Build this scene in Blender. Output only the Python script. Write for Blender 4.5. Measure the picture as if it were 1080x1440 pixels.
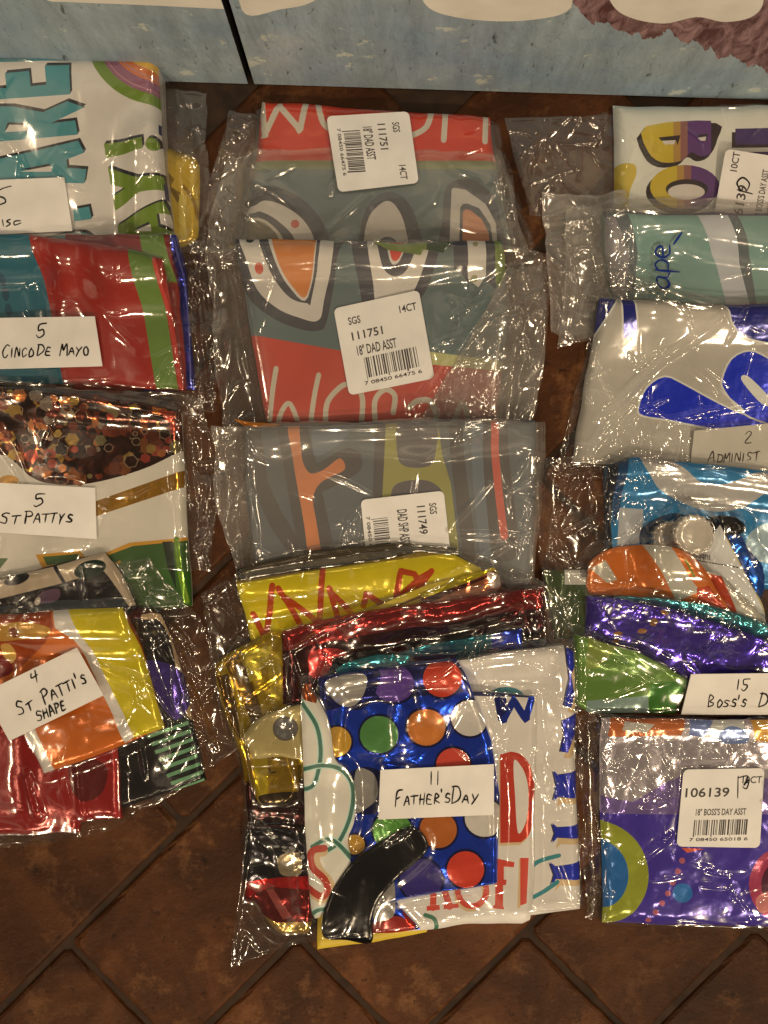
import bpy, math, random
import numpy as np
from mathutils import Vector
from mathutils.geometry import delaunay_2d_cdt

# ------------------------------------------------------------------ set-up
for _o in list(bpy.data.objects):
    bpy.data.objects.remove(_o, do_unlink=True)
SC = bpy.context.scene
COL = SC.collection
U = 0.00046            # metres on the floor per unit of the plan
H = 740.0              # lens height above the floor, mm

cam_d = bpy.data.cameras.new('camera')
cam = bpy.data.objects.new('camera', cam_d)
COL.objects.link(cam)
cam.location = (0, 0, H / 1000)
cam.rotation_euler = (0, 0, 0)
cam_d.sensor_fit = 'VERTICAL'
cam_d.angle = 2 * math.atan(720 * U / (H / 1000))
cam_d.clip_start = 0.01
cam_d.clip_end = 60
SC.camera = cam

world = bpy.data.worlds.new('World')
SC.world = world
world.use_nodes = True
_bg = world.node_tree.nodes['Background']
# the rest of the room: a dim warm surround with bright patches added for film and foil to reflect
_nt = world.node_tree
_tc = _nt.nodes.new('ShaderNodeTexCoord')
_nz = _nt.nodes.new('ShaderNodeTexNoise'); _nz.inputs['Scale'].default_value = 4.5; _nz.inputs['Detail'].default_value = 1.0
_rp = _nt.nodes.new('ShaderNodeValToRGB')
_rp.color_ramp.elements[0].position = 0.60; _rp.color_ramp.elements[0].color = (0.10, 0.075, 0.05, 1)
_rp.color_ramp.elements[1].position = 0.68; _rp.color_ramp.elements[1].color = (1.0, 0.77, 0.53, 1)
_nt.links.new(_tc.outputs['Generated'], _nz.inputs['Vector'])
_nt.links.new(_nz.outputs['Fac'], _rp.inputs['Fac'])
_gm = _nt.nodes.new('ShaderNodeVectorMath'); _gm.operation = 'SCALE'; _gm.inputs['Scale'].default_value = 9.0
_nt.links.new(_rp.outputs['Color'], _gm.inputs[0])
_nt.links.new(_gm.outputs['Vector'], _bg.inputs['Color'])
_bg.inputs['Strength'].default_value = 0.045

def lamp(name, loc, power, radius, color=(1.0, 0.86, 0.68)):
    d = bpy.data.lights.new(name, 'POINT')
    d.energy = power
    d.shadow_soft_size = radius
    d.color = color
    o = bpy.data.objects.new(name, d)
    o.location = loc
    COL.objects.link(o)
    return o

# unseen warm bulbs; front and extra ones added to light the wall and multiply glints
K = 0.88
WARM = (1.0, 0.765, 0.495)
for _loc, _e in (((1.0, -1.9, 1.9), 112), ((-0.8, -2.0, 1.9), 78), ((0.1, -2.7, 1.8), 44), ((1.3, 0.1, 2.15), 36), ((1.4, -0.75, 2.15), 30),
                 ((-1.3, 0.1, 2.15), 20), ((-1.4, -0.7, 2.15), 18), ((0.5, 1.65, 2.15), 18), ((-0.6, 1.75, 2.15), 14), ((1.6, 1.2, 2.15), 16)):
    lamp('unseen_bulb', _loc, _e * K, 0.04, WARM)

SC.view_settings.view_transform = 'Standard'
try:
    SC.view_settings.look = 'None'
except Exception:
    pass
SC.view_settings.exposure = 0.0
SC.view_settings.gamma = 1.0
SC.view_settings.use_curve_mapping = False
SC.render.engine = 'CYCLES'
SC.cycles.max_bounces = 10
SC.cycles.transparent_max_bounces = 32
SC.cycles.diffuse_bounces = 3
SC.cycles.glossy_bounces = 4
SC.cycles.caustics_reflective = False
SC.cycles.caustics_refractive = False
SC.cycles.sample_clamp_direct = 0
SC.cycles.sample_clamp_indirect = 4
SC.cycles.use_denoising = True
try:
    SC.cycles.denoiser = 'OPENIMAGEDENOISE'
except Exception:
    pass

rng = np.random.default_rng(7)
random.seed(11)

# ------------------------------------------------------------------ colour and materials
def _lin(c):
    c = c / 255.0
    return c / 12.92 if c <= 0.04045 else ((c + 0.055) / 1.055) ** 2.4
_WH = [_lin(v) for v in (206, 190, 168)]
def alb(c, k=0.72):
    return tuple(min(0.86, max(0.004, _lin(v) / w * k)) for v, w in zip(c, _WH))

MATS = {}
def nodes_of(m):
    m.use_nodes = True
    nt = m.node_tree
    return nt, nt.nodes['Principled BSDF']
def N(nt, t, **kw):
    n = nt.nodes.new(t)
    for k, v in kw.items():
        if k in n.inputs:
            n.inputs[k].default_value = v
        else:
            setattr(n, k, v)
    return n

def ink(c, finish='matte'):
    """printed film, foil or paper in one flat ink, with slight mottling and surface relief"""
    key = (tuple(c), finish)
    if key in MATS:
        return MATS[key]
    m = bpy.data.materials.new('%s_%d_%d_%d' % ((finish,) + tuple(int(v) for v in c)))
    nt, b = nodes_of(m)
    L = nt.links.new
    tc = N(nt, 'ShaderNodeTexCoord')
    a = alb(c)
    nz = N(nt, 'ShaderNodeTexNoise', Scale=38.0, Detail=4.0)
    L(tc.outputs['Object'], nz.inputs['Vector'])
    mp = N(nt, 'ShaderNodeMapRange')
    mp.inputs['From Min'].default_value = 0.3; mp.inputs['From Max'].default_value = 0.7
    mp.inputs['To Min'].default_value = 0.90; mp.inputs['To Max'].default_value = 1.07
    L(nz.outputs['Fac'], mp.inputs['Value'])
    mx = N(nt, 'ShaderNodeVectorMath', operation='SCALE')
    mx.inputs[0].default_value = a
    L(mp.outputs['Result'], mx.inputs['Scale'])
    L(mx.outputs['Vector'], b.inputs['Base Color'])
    bp = N(nt, 'ShaderNodeBump')
    if finish == 'foil':
        b.inputs['Metallic'].default_value = 0.72
        b.inputs['Roughness'].default_value = 0.17
        vo = N(nt, 'ShaderNodeTexNoise', Scale=42.0, Detail=2.5)
        vo.inputs['Distortion'].default_value = 1.2
        bp.inputs['Strength'].default_value = 0.3; bp.inputs['Distance'].default_value = 0.003
    elif finish == 'gloss':
        b.inputs['Metallic'].default_value = 0.2
        b.inputs['Roughness'].default_value = 0.2
        vo = N(nt, 'ShaderNodeTexNoise', Scale=45.0, Detail=3.0)
        bp.inputs['Strength'].default_value = 0.4; bp.inputs['Distance'].default_value = 0.003
    elif finish == 'paper':
        b.inputs['Roughness'].default_value = 0.8
        b.inputs['Specular IOR Level'].default_value = 0.2
        vo = N(nt, 'ShaderNodeTexNoise', Scale=700.0, Detail=2.0)
        bp.inputs['Strength'].default_value = 0.15; bp.inputs['Distance'].default_value = 0.0002
    else:
        b.inputs['Roughness'].default_value = 0.4
        b.inputs['Specular IOR Level'].default_value = 0.4
        vo = N(nt, 'ShaderNodeTexNoise', Scale=22.0, Detail=3.0)
        bp.inputs['Strength'].default_value = 0.14; bp.inputs['Distance'].default_value = 0.002
    L(tc.outputs['Object'], vo.inputs['Vector'])
    L(vo.outputs['Fac'], bp.inputs['Height'])
    L(bp.outputs['Normal'], b.inputs['Normal'])
    MATS[key] = m
    return m

def layered_side(c):
    """the many thin folded layers seen at the edge of a pack"""
    key = ('side', tuple(c))
    if key in MATS:
        return MATS[key]
    m = bpy.data.materials.new('layer_edges')
    nt, b = nodes_of(m)
    L = nt.links.new
    tc = N(nt, 'ShaderNodeTexCoord')
    mp = N(nt, 'ShaderNodeMapping')
    mp.inputs['Scale'].default_value = (12, 12, 900)
    L(tc.outputs['Object'], mp.inputs['Vector'])
    nz = N(nt, 'ShaderNodeTexNoise', Scale=1.0, Detail=2.0)
    L(mp.outputs['Vector'], nz.inputs['Vector'])
    cr = N(nt, 'ShaderNodeValToRGB')
    a = alb(c)
    cr.color_ramp.elements[0].position = 0.35
    cr.color_ramp.elements[0].color = tuple(v * 0.35 for v in a) + (1,)
    cr.color_ramp.elements[1].position = 0.6
    cr.color_ramp.elements[1].color = a + (1,)
    L(nz.outputs['Fac'], cr.inputs['Fac'])
    L(cr.outputs['Color'], b.inputs['Base Color'])
    b.inputs['Roughness'].default_value = 0.35
    MATS[key] = m
    return m

def film(haze):
    key = ('film', haze)
    if key in MATS:
        return MATS[key]
    m = bpy.data.materials.new('clear_film')
    m.use_nodes = True
    nt = m.node_tree
    nt.nodes.clear()
    L = nt.links.new
    out = N(nt, 'ShaderNodeOutputMaterial')
    tc = N(nt, 'ShaderNodeTexCoord')
    nz = N(nt, 'ShaderNodeTexNoise', Scale=60.0, Detail=3.0)
    nz.inputs['Distortion'].default_value = 1.0
    L(tc.outputs['Object'], nz.inputs['Vector'])
    bp = N(nt, 'ShaderNodeBump')
    bp.inputs['Strength'].default_value = 0.12
    bp.inputs['Distance'].default_value = 0.001
    L(nz.outputs['Fac'], bp.inputs['Height'])
    tr = N(nt, 'ShaderNodeBsdfTransparent')
    tr.inputs['Color'].default_value = (0.985, 0.98, 0.97, 1)
    df = N(nt, 'ShaderNodeBsdfDiffuse')
    df.inputs['Color'].default_value = (0.62, 0.61, 0.6, 1)
    h2 = N(nt, 'ShaderNodeTexNoise', Scale=14.0, Detail=3.0)
    L(tc.outputs['Object'], h2.inputs['Vector'])
    hm = N(nt, 'ShaderNodeMapRange')
    hm.inputs['From Min'].default_value = 0.3; hm.inputs['From Max'].default_value = 0.7
    hm.inputs['To Min'].default_value = haze * 0.6; hm.inputs['To Max'].default_value = haze * 1.4
    L(h2.outputs['Fac'], hm.inputs['Value'])
    m1 = N(nt, 'ShaderNodeMixShader')
    L(hm.outputs['Result'], m1.inputs['Fac'])
    L(tr.outputs[0], m1.inputs[1]); L(df.outputs[0], m1.inputs[2])
    gl = N(nt, 'ShaderNodeBsdfGlossy')
    gl.inputs['Roughness'].default_value = 0.125
    gl.inputs['Color'].default_value = (1, 1, 1, 1)
    L(bp.outputs['Normal'], gl.inputs['Normal'])
    # thin film: the same reflectance from either side
    lw = N(nt, 'ShaderNodeLayerWeight', Blend=0.5)
    L(bp.outputs['Normal'], lw.inputs['Normal'])
    pw = N(nt, 'ShaderNodeMath', operation='POWER'); pw.inputs[1].default_value = 5.0
    L(lw.outputs['Facing'], pw.inputs[0])
    fr = N(nt, 'ShaderNodeMath', operation='MULTIPLY_ADD')
    fr.inputs[1].default_value = 0.8; fr.inputs[2].default_value = 0.115
    L(pw.outputs[0], fr.inputs[0])
    m2 = N(nt, 'ShaderNodeMixShader')
    L(fr.outputs[0], m2.inputs['Fac'])
    L(m1.outputs[0], m2.inputs[1]); L(gl.outputs[0], m2.inputs[2])
    L(m2.outputs[0], out.inputs['Surface'])
    MATS[key] = m
    return m

# ------------------------------------------------------------------ geometry helpers
def w3(x, y, z):
    return np.stack([(np.asarray(x) - 540) * U, (720 - np.asarray(y)) * U, np.asarray(z) / 1000.0], axis=-1)

def tag(o, label=None, cat=None, group=None, kind=None):
    if label: o['label'] = label
    if cat: o['category'] = cat
    if group: o['group'] = group
    if kind: o['kind'] = kind
    return o

def mesh_obj(name, co, faces, mats, midx=None, smooth=True, parent=None):
    """one mesh object whose origin is at the middle of its base"""
    co = np.asarray(co, dtype=float)
    org = np.array([co[:, 0].mean(), co[:, 1].mean(), co[:, 2].min()])
    me = bpy.data.meshes.new(name)
    me.from_pydata((co - org).tolist(), [], faces)
    for m in mats:
        me.materials.append(m)
    if midx is not None:
        me.polygons.foreach_set('material_index', np.asarray(midx, dtype=np.int32))
    if smooth is True:
        me.polygons.foreach_set('use_smooth', np.ones(len(me.polygons), dtype=bool))
    elif smooth is not False:
        me.polygons.foreach_set('use_smooth', np.asarray(smooth, dtype=bool))
    me.update()
    o = bpy.data.objects.new(name, me)
    COL.objects.link(o)
    if parent is not None:
        o.parent = parent
        o.location = Vector(org) - parent.location
    else:
        o.location = org
    return o

def P(*v):
    return [(v[i], v[i + 1]) for i in range(0, len(v), 2)]
def sm(pts, n=5, closed=True):
    """Catmull-Rom curve through the points"""
    p = np.array(pts, float); k = len(p); out = []
    rngk = range(k) if closed else range(k - 1)
    for i in rngk:
        if closed:
            a, b, c, d = p[(i - 1) % k], p[i], p[(i + 1) % k], p[(i + 2) % k]
        else:
            a, b, c, d = p[max(i - 1, 0)], p[i], p[i + 1], p[min(i + 2, k - 1)]
        for t in np.arange(n) / n:
            out.append(0.5 * (2 * b + (c - a) * t + (2 * a - 5 * b + 4 * c - d) * t * t + (3 * b - a - 3 * c + d) * t ** 3))
    if not closed:
        out.append(p[-1])
    return [tuple(q) for q in out]
def ell(cx, cy, rx, ry=None, rot=0, n=28):
    ry = rx if ry is None else ry
    c, s = math.cos(math.radians(rot)), math.sin(math.radians(rot))
    return [(cx + rx * math.cos(t) * c - ry * math.sin(t) * s, cy + rx * math.cos(t) * s + ry * math.sin(t) * c)
            for t in np.linspace(0, 2 * math.pi, n, endpoint=False)]
def shift(pts, dx, dy):
    return [(x + dx, y + dy) for x, y in pts]
def poly(pts): return ('p', pts)
def smp(*v): return ('p', sm(P(*v)))
def strk(pts, w, curve=True): return ('s', sm(pts, 5, False) if curve and len(pts) > 2 else pts, w)
def clipx(pts, x0, x1): return ('x', pts, x0, x1)

def in_poly(x, y, pts):
    p = np.asarray(pts, float)
    ins = np.zeros(x.shape, bool)
    x1, y1 = p[:, 0], p[:, 1]
    x2, y2 = np.roll(x1, -1), np.roll(y1, -1)
    for a, b, c, d in zip(x1, y1, x2, y2):
        if b == d:
            continue
        cond = (b > y) != (d > y)
        ins ^= cond & (x < (c - a) * (y - b) / (d - b) + a)
    return ins
def seg_dist(x, y, pts, closed):
    p = np.asarray(pts, float)
    q = np.roll(p, -1, axis=0) if closed else p[1:]
    p = p if closed else p[:-1]
    best = np.full(x.shape, 1e9)
    for (a, b), (c, d) in zip(p, q):
        dx, dy = c - a, d - b
        l2 = dx * dx + dy * dy
        if l2 < 1e-9:
            continue
        t = np.clip(((x - a) * dx + (y - b) * dy) / l2, 0, 1)
        best = np.minimum(best, (x - a - t * dx) ** 2 + (y - b - t * dy) ** 2)
    return np.sqrt(best)
def resample(pts, step, closed=True):
    out = []
    k = len(pts)
    for i in range(k if closed else k - 1):
        a = np.array(pts[i], float); b = np.array(pts[(i + 1) % k], float)
        m = max(1, int(math.ceil(np.linalg.norm(b - a) / step)))
        for j in range(m):
            out.append(tuple(a + (b - a) * j / m))
    if not closed:
        out.append(tuple(pts[-1]))
    return out
def stroke_outline(pts, w):
    p = np.array(pts, float); h = w / 2
    d = np.gradient(p, axis=0)
    d /= np.maximum(np.linalg.norm(d, axis=1, keepdims=True), 1e-9)
    nrm = np.stack([-d[:, 1], d[:, 0]], 1)
    lft = p + nrm * h; rgt = p - nrm * h
    a0 = math.atan2(nrm[-1][1], nrm[-1][0]); cap1 = [(p[-1][0] + h * math.cos(a0 - t), p[-1][1] + h * math.sin(a0 - t)) for t in np.linspace(0, math.pi, 7)[1:-1]]
    a1 = math.atan2(-nrm[0][1], -nrm[0][0]); cap0 = [(p[0][0] + h * math.cos(a1 - t), p[0][1] + h * math.sin(a1 - t)) for t in np.linspace(0, math.pi, 7)[1:-1]]
    return [tuple(q) for q in lft] + cap1 + [tuple(q) for q in rgt[::-1]] + cap0

# smooth value noise and a sheet of crumpled facets, both periodic lookups
_NT = rng.random((64, 64))
def vnoise(x, y, scale, ox=0.0, oy=0.0):
    u = np.asarray(x) / scale + ox; v = np.asarray(y) / scale + oy
    iu, iv = np.floor(u).astype(int), np.floor(v).astype(int)
    fu, fv = u - iu, v - iv
    fu = fu * fu * (3 - 2 * fu); fv = fv * fv * (3 - 2 * fv)
    g = lambda a, b: _NT[b % 64, a % 64]
    return ((g(iu, iv) * (1 - fu) + g(iu + 1, iv) * fu) * (1 - fv) + (g(iu, iv + 1) * (1 - fu) + g(iu + 1, iv + 1) * fu) * fv) * 2 - 1
FT_N = 640
def _make_facets(cell):
    n = int((FT_N / cell) ** 2)
    pts = rng.random((n, 2)) * FT_N
    val = rng.random(n) * 2 - 1
    allp, allv = [], []
    for dx in (-FT_N, 0, FT_N):
        for dy in (-FT_N, 0, FT_N):
            q = pts + (dx, dy)
            k = (q[:, 0] > -4 * cell) & (q[:, 0] < FT_N + 4 * cell) & (q[:, 1] > -4 * cell) & (q[:, 1] < FT_N + 4 * cell)
            allp.append(q[k]); allv.append(val[k])
    ap = np.concatenate(allp); av = np.concatenate(allv)
    res = delaunay_2d_cdt([Vector(p) for p in ap], [], [], 0, 1e-6, True)
    vo, fo, ov = res[0], res[2], res[3]
    tex = np.zeros((FT_N, FT_N))
    vv = np.array([av[i[0]] if i else 0 for i in ov])
    for f in fo:
        a, b, c = (np.array(vo[i]) for i in f)
        x0, x1 = int(max(0, math.floor(min(a[0], b[0], c[0])))), int(min(FT_N - 1, math.ceil(max(a[0], b[0], c[0]))))
        y0, y1 = int(max(0, math.floor(min(a[1], b[1], c[1])))), int(min(FT_N - 1, math.ceil(max(a[1], b[1], c[1]))))
        if x1 < x0 or y1 < y0:
            continue
        X, Y = np.meshgrid(np.arange(x0, x1 + 1), np.arange(y0, y1 + 1))
        det = (b[1] - c[1]) * (a[0] - c[0]) + (c[0] - b[0]) * (a[1] - c[1])
        if abs(det) < 1e-9:
            continue
        l1 = ((b[1] - c[1]) * (X - c[0]) + (c[0] - b[0]) * (Y - c[1])) / det
        l2 = ((c[1] - a[1]) * (X - c[0]) + (a[0] - c[0]) * (Y - c[1])) / det
        l3 = 1 - l1 - l2
        k = (l1 >= -1e-6) & (l2 >= -1e-6) & (l3 >= -1e-6)
        tex[Y[k], X[k]] = (l1 * vv[f[0]] + l2 * vv[f[1]] + l3 * vv[f[2]])[k]
    return tex
FT = _make_facets(20.0)
def facets(x, y, scale, rot=0.0, stretch=1.0, ox=0.0, oy=0.0):
    """flat crumple facets about SCALE plan units across, in -1..1"""
    c, s = math.cos(rot), math.sin(rot)
    u = (x * c + y * s) / stretch; v = -x * s + y * c
    u = u * 20.0 / scale + ox; v = v * 20.0 / scale + oy
    iu, iv = np.floor(u).astype(int), np.floor(v).astype(int)
    fu, fv = u - iu, v - iv
    g = lambda a, b: FT[b % FT_N, a % FT_N]
    return (g(iu, iv) * (1 - fu) + g(iu + 1, iv) * fu) * (1 - fv) + (g(iu, iv + 1) * (1 - fu) + g(iu + 1, iv + 1) * fu) * fv

# the relief of everything laid down so far (mm), so that each new sheet drapes over what is beneath it
CELL = 2.0
HX0, HY0, HW, HH = -240.0, 0.0, 800, 760
S = np.zeros((HH, HW))
def s_at(A, x, y):
    u = np.clip((np.asarray(x) - HX0) / CELL, 0, HW - 1.001); v = np.clip((np.asarray(y) - HY0) / CELL, 0, HH - 1.001)
    iu, iv = u.astype(int), v.astype(int)
    fu, fv = u - iu, v - iv
    return (A[iv, iu] * (1 - fu) + A[iv, iu + 1] * fu) * (1 - fv) + (A[iv + 1, iu] * (1 - fu) + A[iv + 1, iu + 1] * fu) * fv
def window(x, y, pad):
    a = int(max(0, (np.min(x) - HX0) / CELL - pad)); b = int(min(HW, (np.max(x) - HX0) / CELL + pad + 2))
    c = int(max(0, (np.min(y) - HY0) / CELL - pad)); d = int(min(HH, (np.max(y) - HY0) / CELL + pad + 2))
    return a, b, c, d
def boxblur(A, r):
    for ax in (0, 1):
        p = np.pad(A, [(r + 1, r) if i == ax else (0, 0) for i in (0, 1)], mode='edge')
        cs = np.cumsum(p, axis=ax)
        n = A.shape[ax]
        if ax == 0:
            A = (cs[2 * r + 1:2 * r + 1 + n] - cs[:n]) / (2 * r + 1)
        else:
            A = (cs[:, 2 * r + 1:2 * r + 1 + n] - cs[:, :n]) / (2 * r + 1)
    return A
def maxfilt(A, r):
    for ax in (0, 1):
        out = A.copy()
        for k in range(1, r + 1):
            for sgn in (1, -1):
                B = np.roll(A, k * sgn, axis=ax)
                out = np.maximum(out, B)
        A = out
    return A
def draped(x, y, r):
    """a smooth surface resting on the relief under the given points; returns a full-size array valid there"""
    pad = 3 * r + 4
    a, b, c, d = window(x, y, pad)
    sub = S[c:d, a:b]
    q = boxblur(boxblur(maxfilt(sub, r), max(1, r // 2)), max(1, r // 2))
    full = S.copy()
    full[c:d, a:b] = np.maximum(q, sub)
    return full
def to_plan(pts, z):
    k = 1 - z / H
    return [(540 + (x - 540) * k, 720 + (y - 720) * k) for x, y in pts]

# ------------------------------------------------------------------ folded balloons
BAL = 'folded foil balloons in the bags'
def balloon(label, outline, base, layers=(), t=3.0, finish='matte', grid=5.0, lo=0.6, fac=0.0, fs=26.0, edge=4.0, side=None,
            r=10, creases=(), name='folded_balloon', cat='balloon', group=BAL, stretch=1.0, parent=None, tilt=None):
    # tilt: (y where it rises from, y of its high end, extra height there)
    """a folded balloon: one sheet with its print and some painted shade and glare as ink areas, a rounded rim and a folded edge that drops to what lies beneath"""
    global S
    if t < 9.5 and finish != 'matte':
        t = t * 0.65
    z = t
    for _ in range(3):
        pl = np.array(to_plan(outline, z))
        gx, gy = np.meshgrid(np.arange(pl[:, 0].min(), pl[:, 0].max(), 6), np.arange(pl[:, 1].min(), pl[:, 1].max(), 6))
        k = in_poly(gx, gy, pl)
        z = t + (s_at(S, gx[k], gy[k]).mean() if k.any() else 0) + (tilt[3] if tilt else 0)
    T = lambda pts: to_plan(pts, z)
    out = resample(T(outline), grid * 0.8)
    _oa = np.array(out); _ow = rng.random(2) * 60
    _oa += np.stack([vnoise(_oa[:, 0], _oa[:, 1], 34, _ow[0], 3.1), vnoise(_oa[:, 0], _oa[:, 1], 34, 7.7, _ow[1])], 1) * 1.5
    out = [tuple(q) for q in _oa]
    k0 = 1 - z / H
    D = draped(pl[:, 0], pl[:, 1], r)
    sd = rng.random(6) * 60
    fr = rng.random() * 3.1
    crs = [(T([c[0:2], c[2:4]]), c[4], c[5]) for c in creases]
    def zf(x, y):
        d = seg_dist(x, y, out, True)
        zz = s_at(D, x, y) + t * (1 - 0.75 * np.exp(-d / edge))
        zz = zz + lo * (0.75 * vnoise(x, y, 110, sd[0], sd[1]) + 0.12 * vnoise(x, y, 34, sd[2], sd[3])) * np.minimum(1, d / 12)
        if tilt:
            zz = zz + tilt[2] * np.clip((tilt[0] - y) / (tilt[0] - tilt[1]), 0, 1.1)
        if fac:
            zz = zz + 1.25 * fac * (facets(x, y, fs, fr, stretch, sd[4] * 9, sd[5] * 9) + 0.45 * facets(x, y, fs * 0.45, fr + 1, stretch, sd[1] * 9, sd[2] * 9)) * np.minimum(1, 0.3 + d / 10)
        for (p0, p1), hgt, wd in crs:
            dd = seg_dist(x, y, [p0, p1], False)
            zz = zz + hgt * np.exp(-(dd / wd) ** 2)
        return np.maximum(zz, s_at(S, x, y) + 0.25)
    # triangulate: outline, print edges and a grid of inner points
    V, E = [], []
    def add_loop(pts):
        i0 = len(V); n = len(pts)
        V.extend(pts)
        E.extend([(i0 + i, i0 + (i + 1) % n) for i in range(n)])
    add_loop(out)
    tests = []
    edge_pts = [np.array(out)]
    for ly in layers:
        c, sh = ly[0], ly[1]
        fin = ly[2] if len(ly) > 2 else finish
        if sh[0] in 'px':
            q = T(sh[1]); loop = resample(q, grid * 1.2)
            add_loop(loop)
            if sh[0] == 'x':
                xa, xb = (540 + (v - 540) * k0 for v in sh[2:4])
                ys = np.array(q)[:, 1]
                for xx in (xa, xb):
                    i0 = len(V); V.extend([(xx, ys.min() - 1), (xx, ys.max() + 1)]); E.append((i0, i0 + 1))
                tests.append((c, fin, lambda x, y, q=q, xa=xa, xb=xb: in_poly(x, y, q) & (x >= xa) & (x < xb)))
            else:
                tests.append((c, fin, lambda x, y, q=q: in_poly(x, y, q)))
        else:
            q = T(sh[1]); w = sh[2] * k0
            loop = stroke_outline(resample(q, grid, False), w)
            add_loop(loop)
            tests.append((c, fin, lambda x, y, q=q, w=w: seg_dist(x, y, q, False) <= w / 2 + 0.05))
        edge_pts.append(np.array(loop))
    gx, gy = np.meshgrid(np.arange(pl[:, 0].min(), pl[:, 0].max(), grid), np.arange(pl[:, 1].min(), pl[:, 1].max(), grid))
    gx = gx + (np.arange(gx.shape[0]) % 2)[:, None] * grid * 0.5
    gx, gy = gx.ravel() + rng.uniform(-.4, .4, gx.size), gy.ravel() + rng.uniform(-.4, .4, gy.size)
    k = in_poly(gx, gy, pl)
    gx, gy = gx[k], gy[k]
    occ = set()
    q = grid * 0.5
    for a in edge_pts:
        occ.update(map(tuple, np.floor(a / q).astype(int).tolist()))
    keep = [i for i in range(len(gx)) if (int(math.floor(gx[i] / q)), int(math.floor(gy[i] / q))) not in occ]
    V.extend(zip(gx[keep], gy[keep]))
    res = delaunay_2d_cdt([Vector((float(a), float(b))) for a, b in V], E, [], 0, 1e-4, False)
    vo = np.array([(p[0], p[1]) for p in res[0]])
    fo = np.array(res[2])
    cen = vo[fo].mean(axis=1)
    A2 = (vo[fo[:, 1]] - vo[fo[:, 0]]); B2 = (vo[fo[:, 2]] - vo[fo[:, 0]])
    ar = A2[:, 0] * B2[:, 1] - A2[:, 1] * B2[:, 0]
    k = in_poly(cen[:, 0], cen[:, 1], out) & (np.abs(ar) > 1e-7)
    fo, cen, ar = fo[k], cen[k], ar[k]
    fo[ar > 0] = fo[ar > 0][:, ::-1]        # y runs down in plan: make faces look up
    mats = [ink(base, finish)]
    keys = {(tuple(base), finish): 0}
    mi = np.zeros(len(fo), int)
    for c, fin, tst in tests:
        kk = (tuple(c), fin)
        if kk not in keys:
            keys[kk] = len(mats); mats.append(ink(c, fin))
        mi[tst(cen[:, 0], cen[:, 1])] = keys[kk]
    zz = zf(vo[:, 0], vo[:, 1])
    # folded edge
    ed = {}
    for f in fo:
        for i in range(3):
            a, b = int(f[i]), int(f[(i + 1) % 3])
            ed[(a, b)] = True
    bnd = [(a, b) for (a, b) in ed if (b, a) not in ed]
    low = np.minimum(s_at(S, vo[:, 0], vo[:, 1]) + 0.1, zz - 0.2)
    idx = {}
    xs, ys, zs = list(vo[:, 0]), list(vo[:, 1]), list(zz)
    faces = [tuple(int(i) for i in f) for f in fo]
    mats.append(layered_side(side or base))
    si = len(mats) - 1
    ml = list(mi)
    def dupl(i, zval, key):
        if (i, key) not in idx:
            idx[(i, key)] = len(xs)
            xs.append(vo[i, 0]); ys.append(vo[i, 1]); zs.append(zval)
        return idx[(i, key)]
    for a, b in bnd:
        faces.append((dupl(b, zz[b], 1), dupl(a, zz[a], 1), dupl(a, low[a], 0), dupl(b, low[b], 0)))
        ml.append(si)
    o = mesh_obj(name, w3(xs, ys, zs), faces, mats, ml, parent=parent)
    if parent is None:
        tag(o, label, cat, group)
    # lay it into the relief
    a, b, c, d = window(pl[:, 0], pl[:, 1], 1)
    X, Y = np.meshgrid(HX0 + np.arange(a, b) * CELL, HY0 + np.arange(c, d) * CELL)
    m = in_poly(X, Y, out)
    zz2 = zf(X[m], Y[m])
    sub = S[c:d, a:b]
    sub[m] = np.maximum(sub[m], zz2)
    return o

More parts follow.
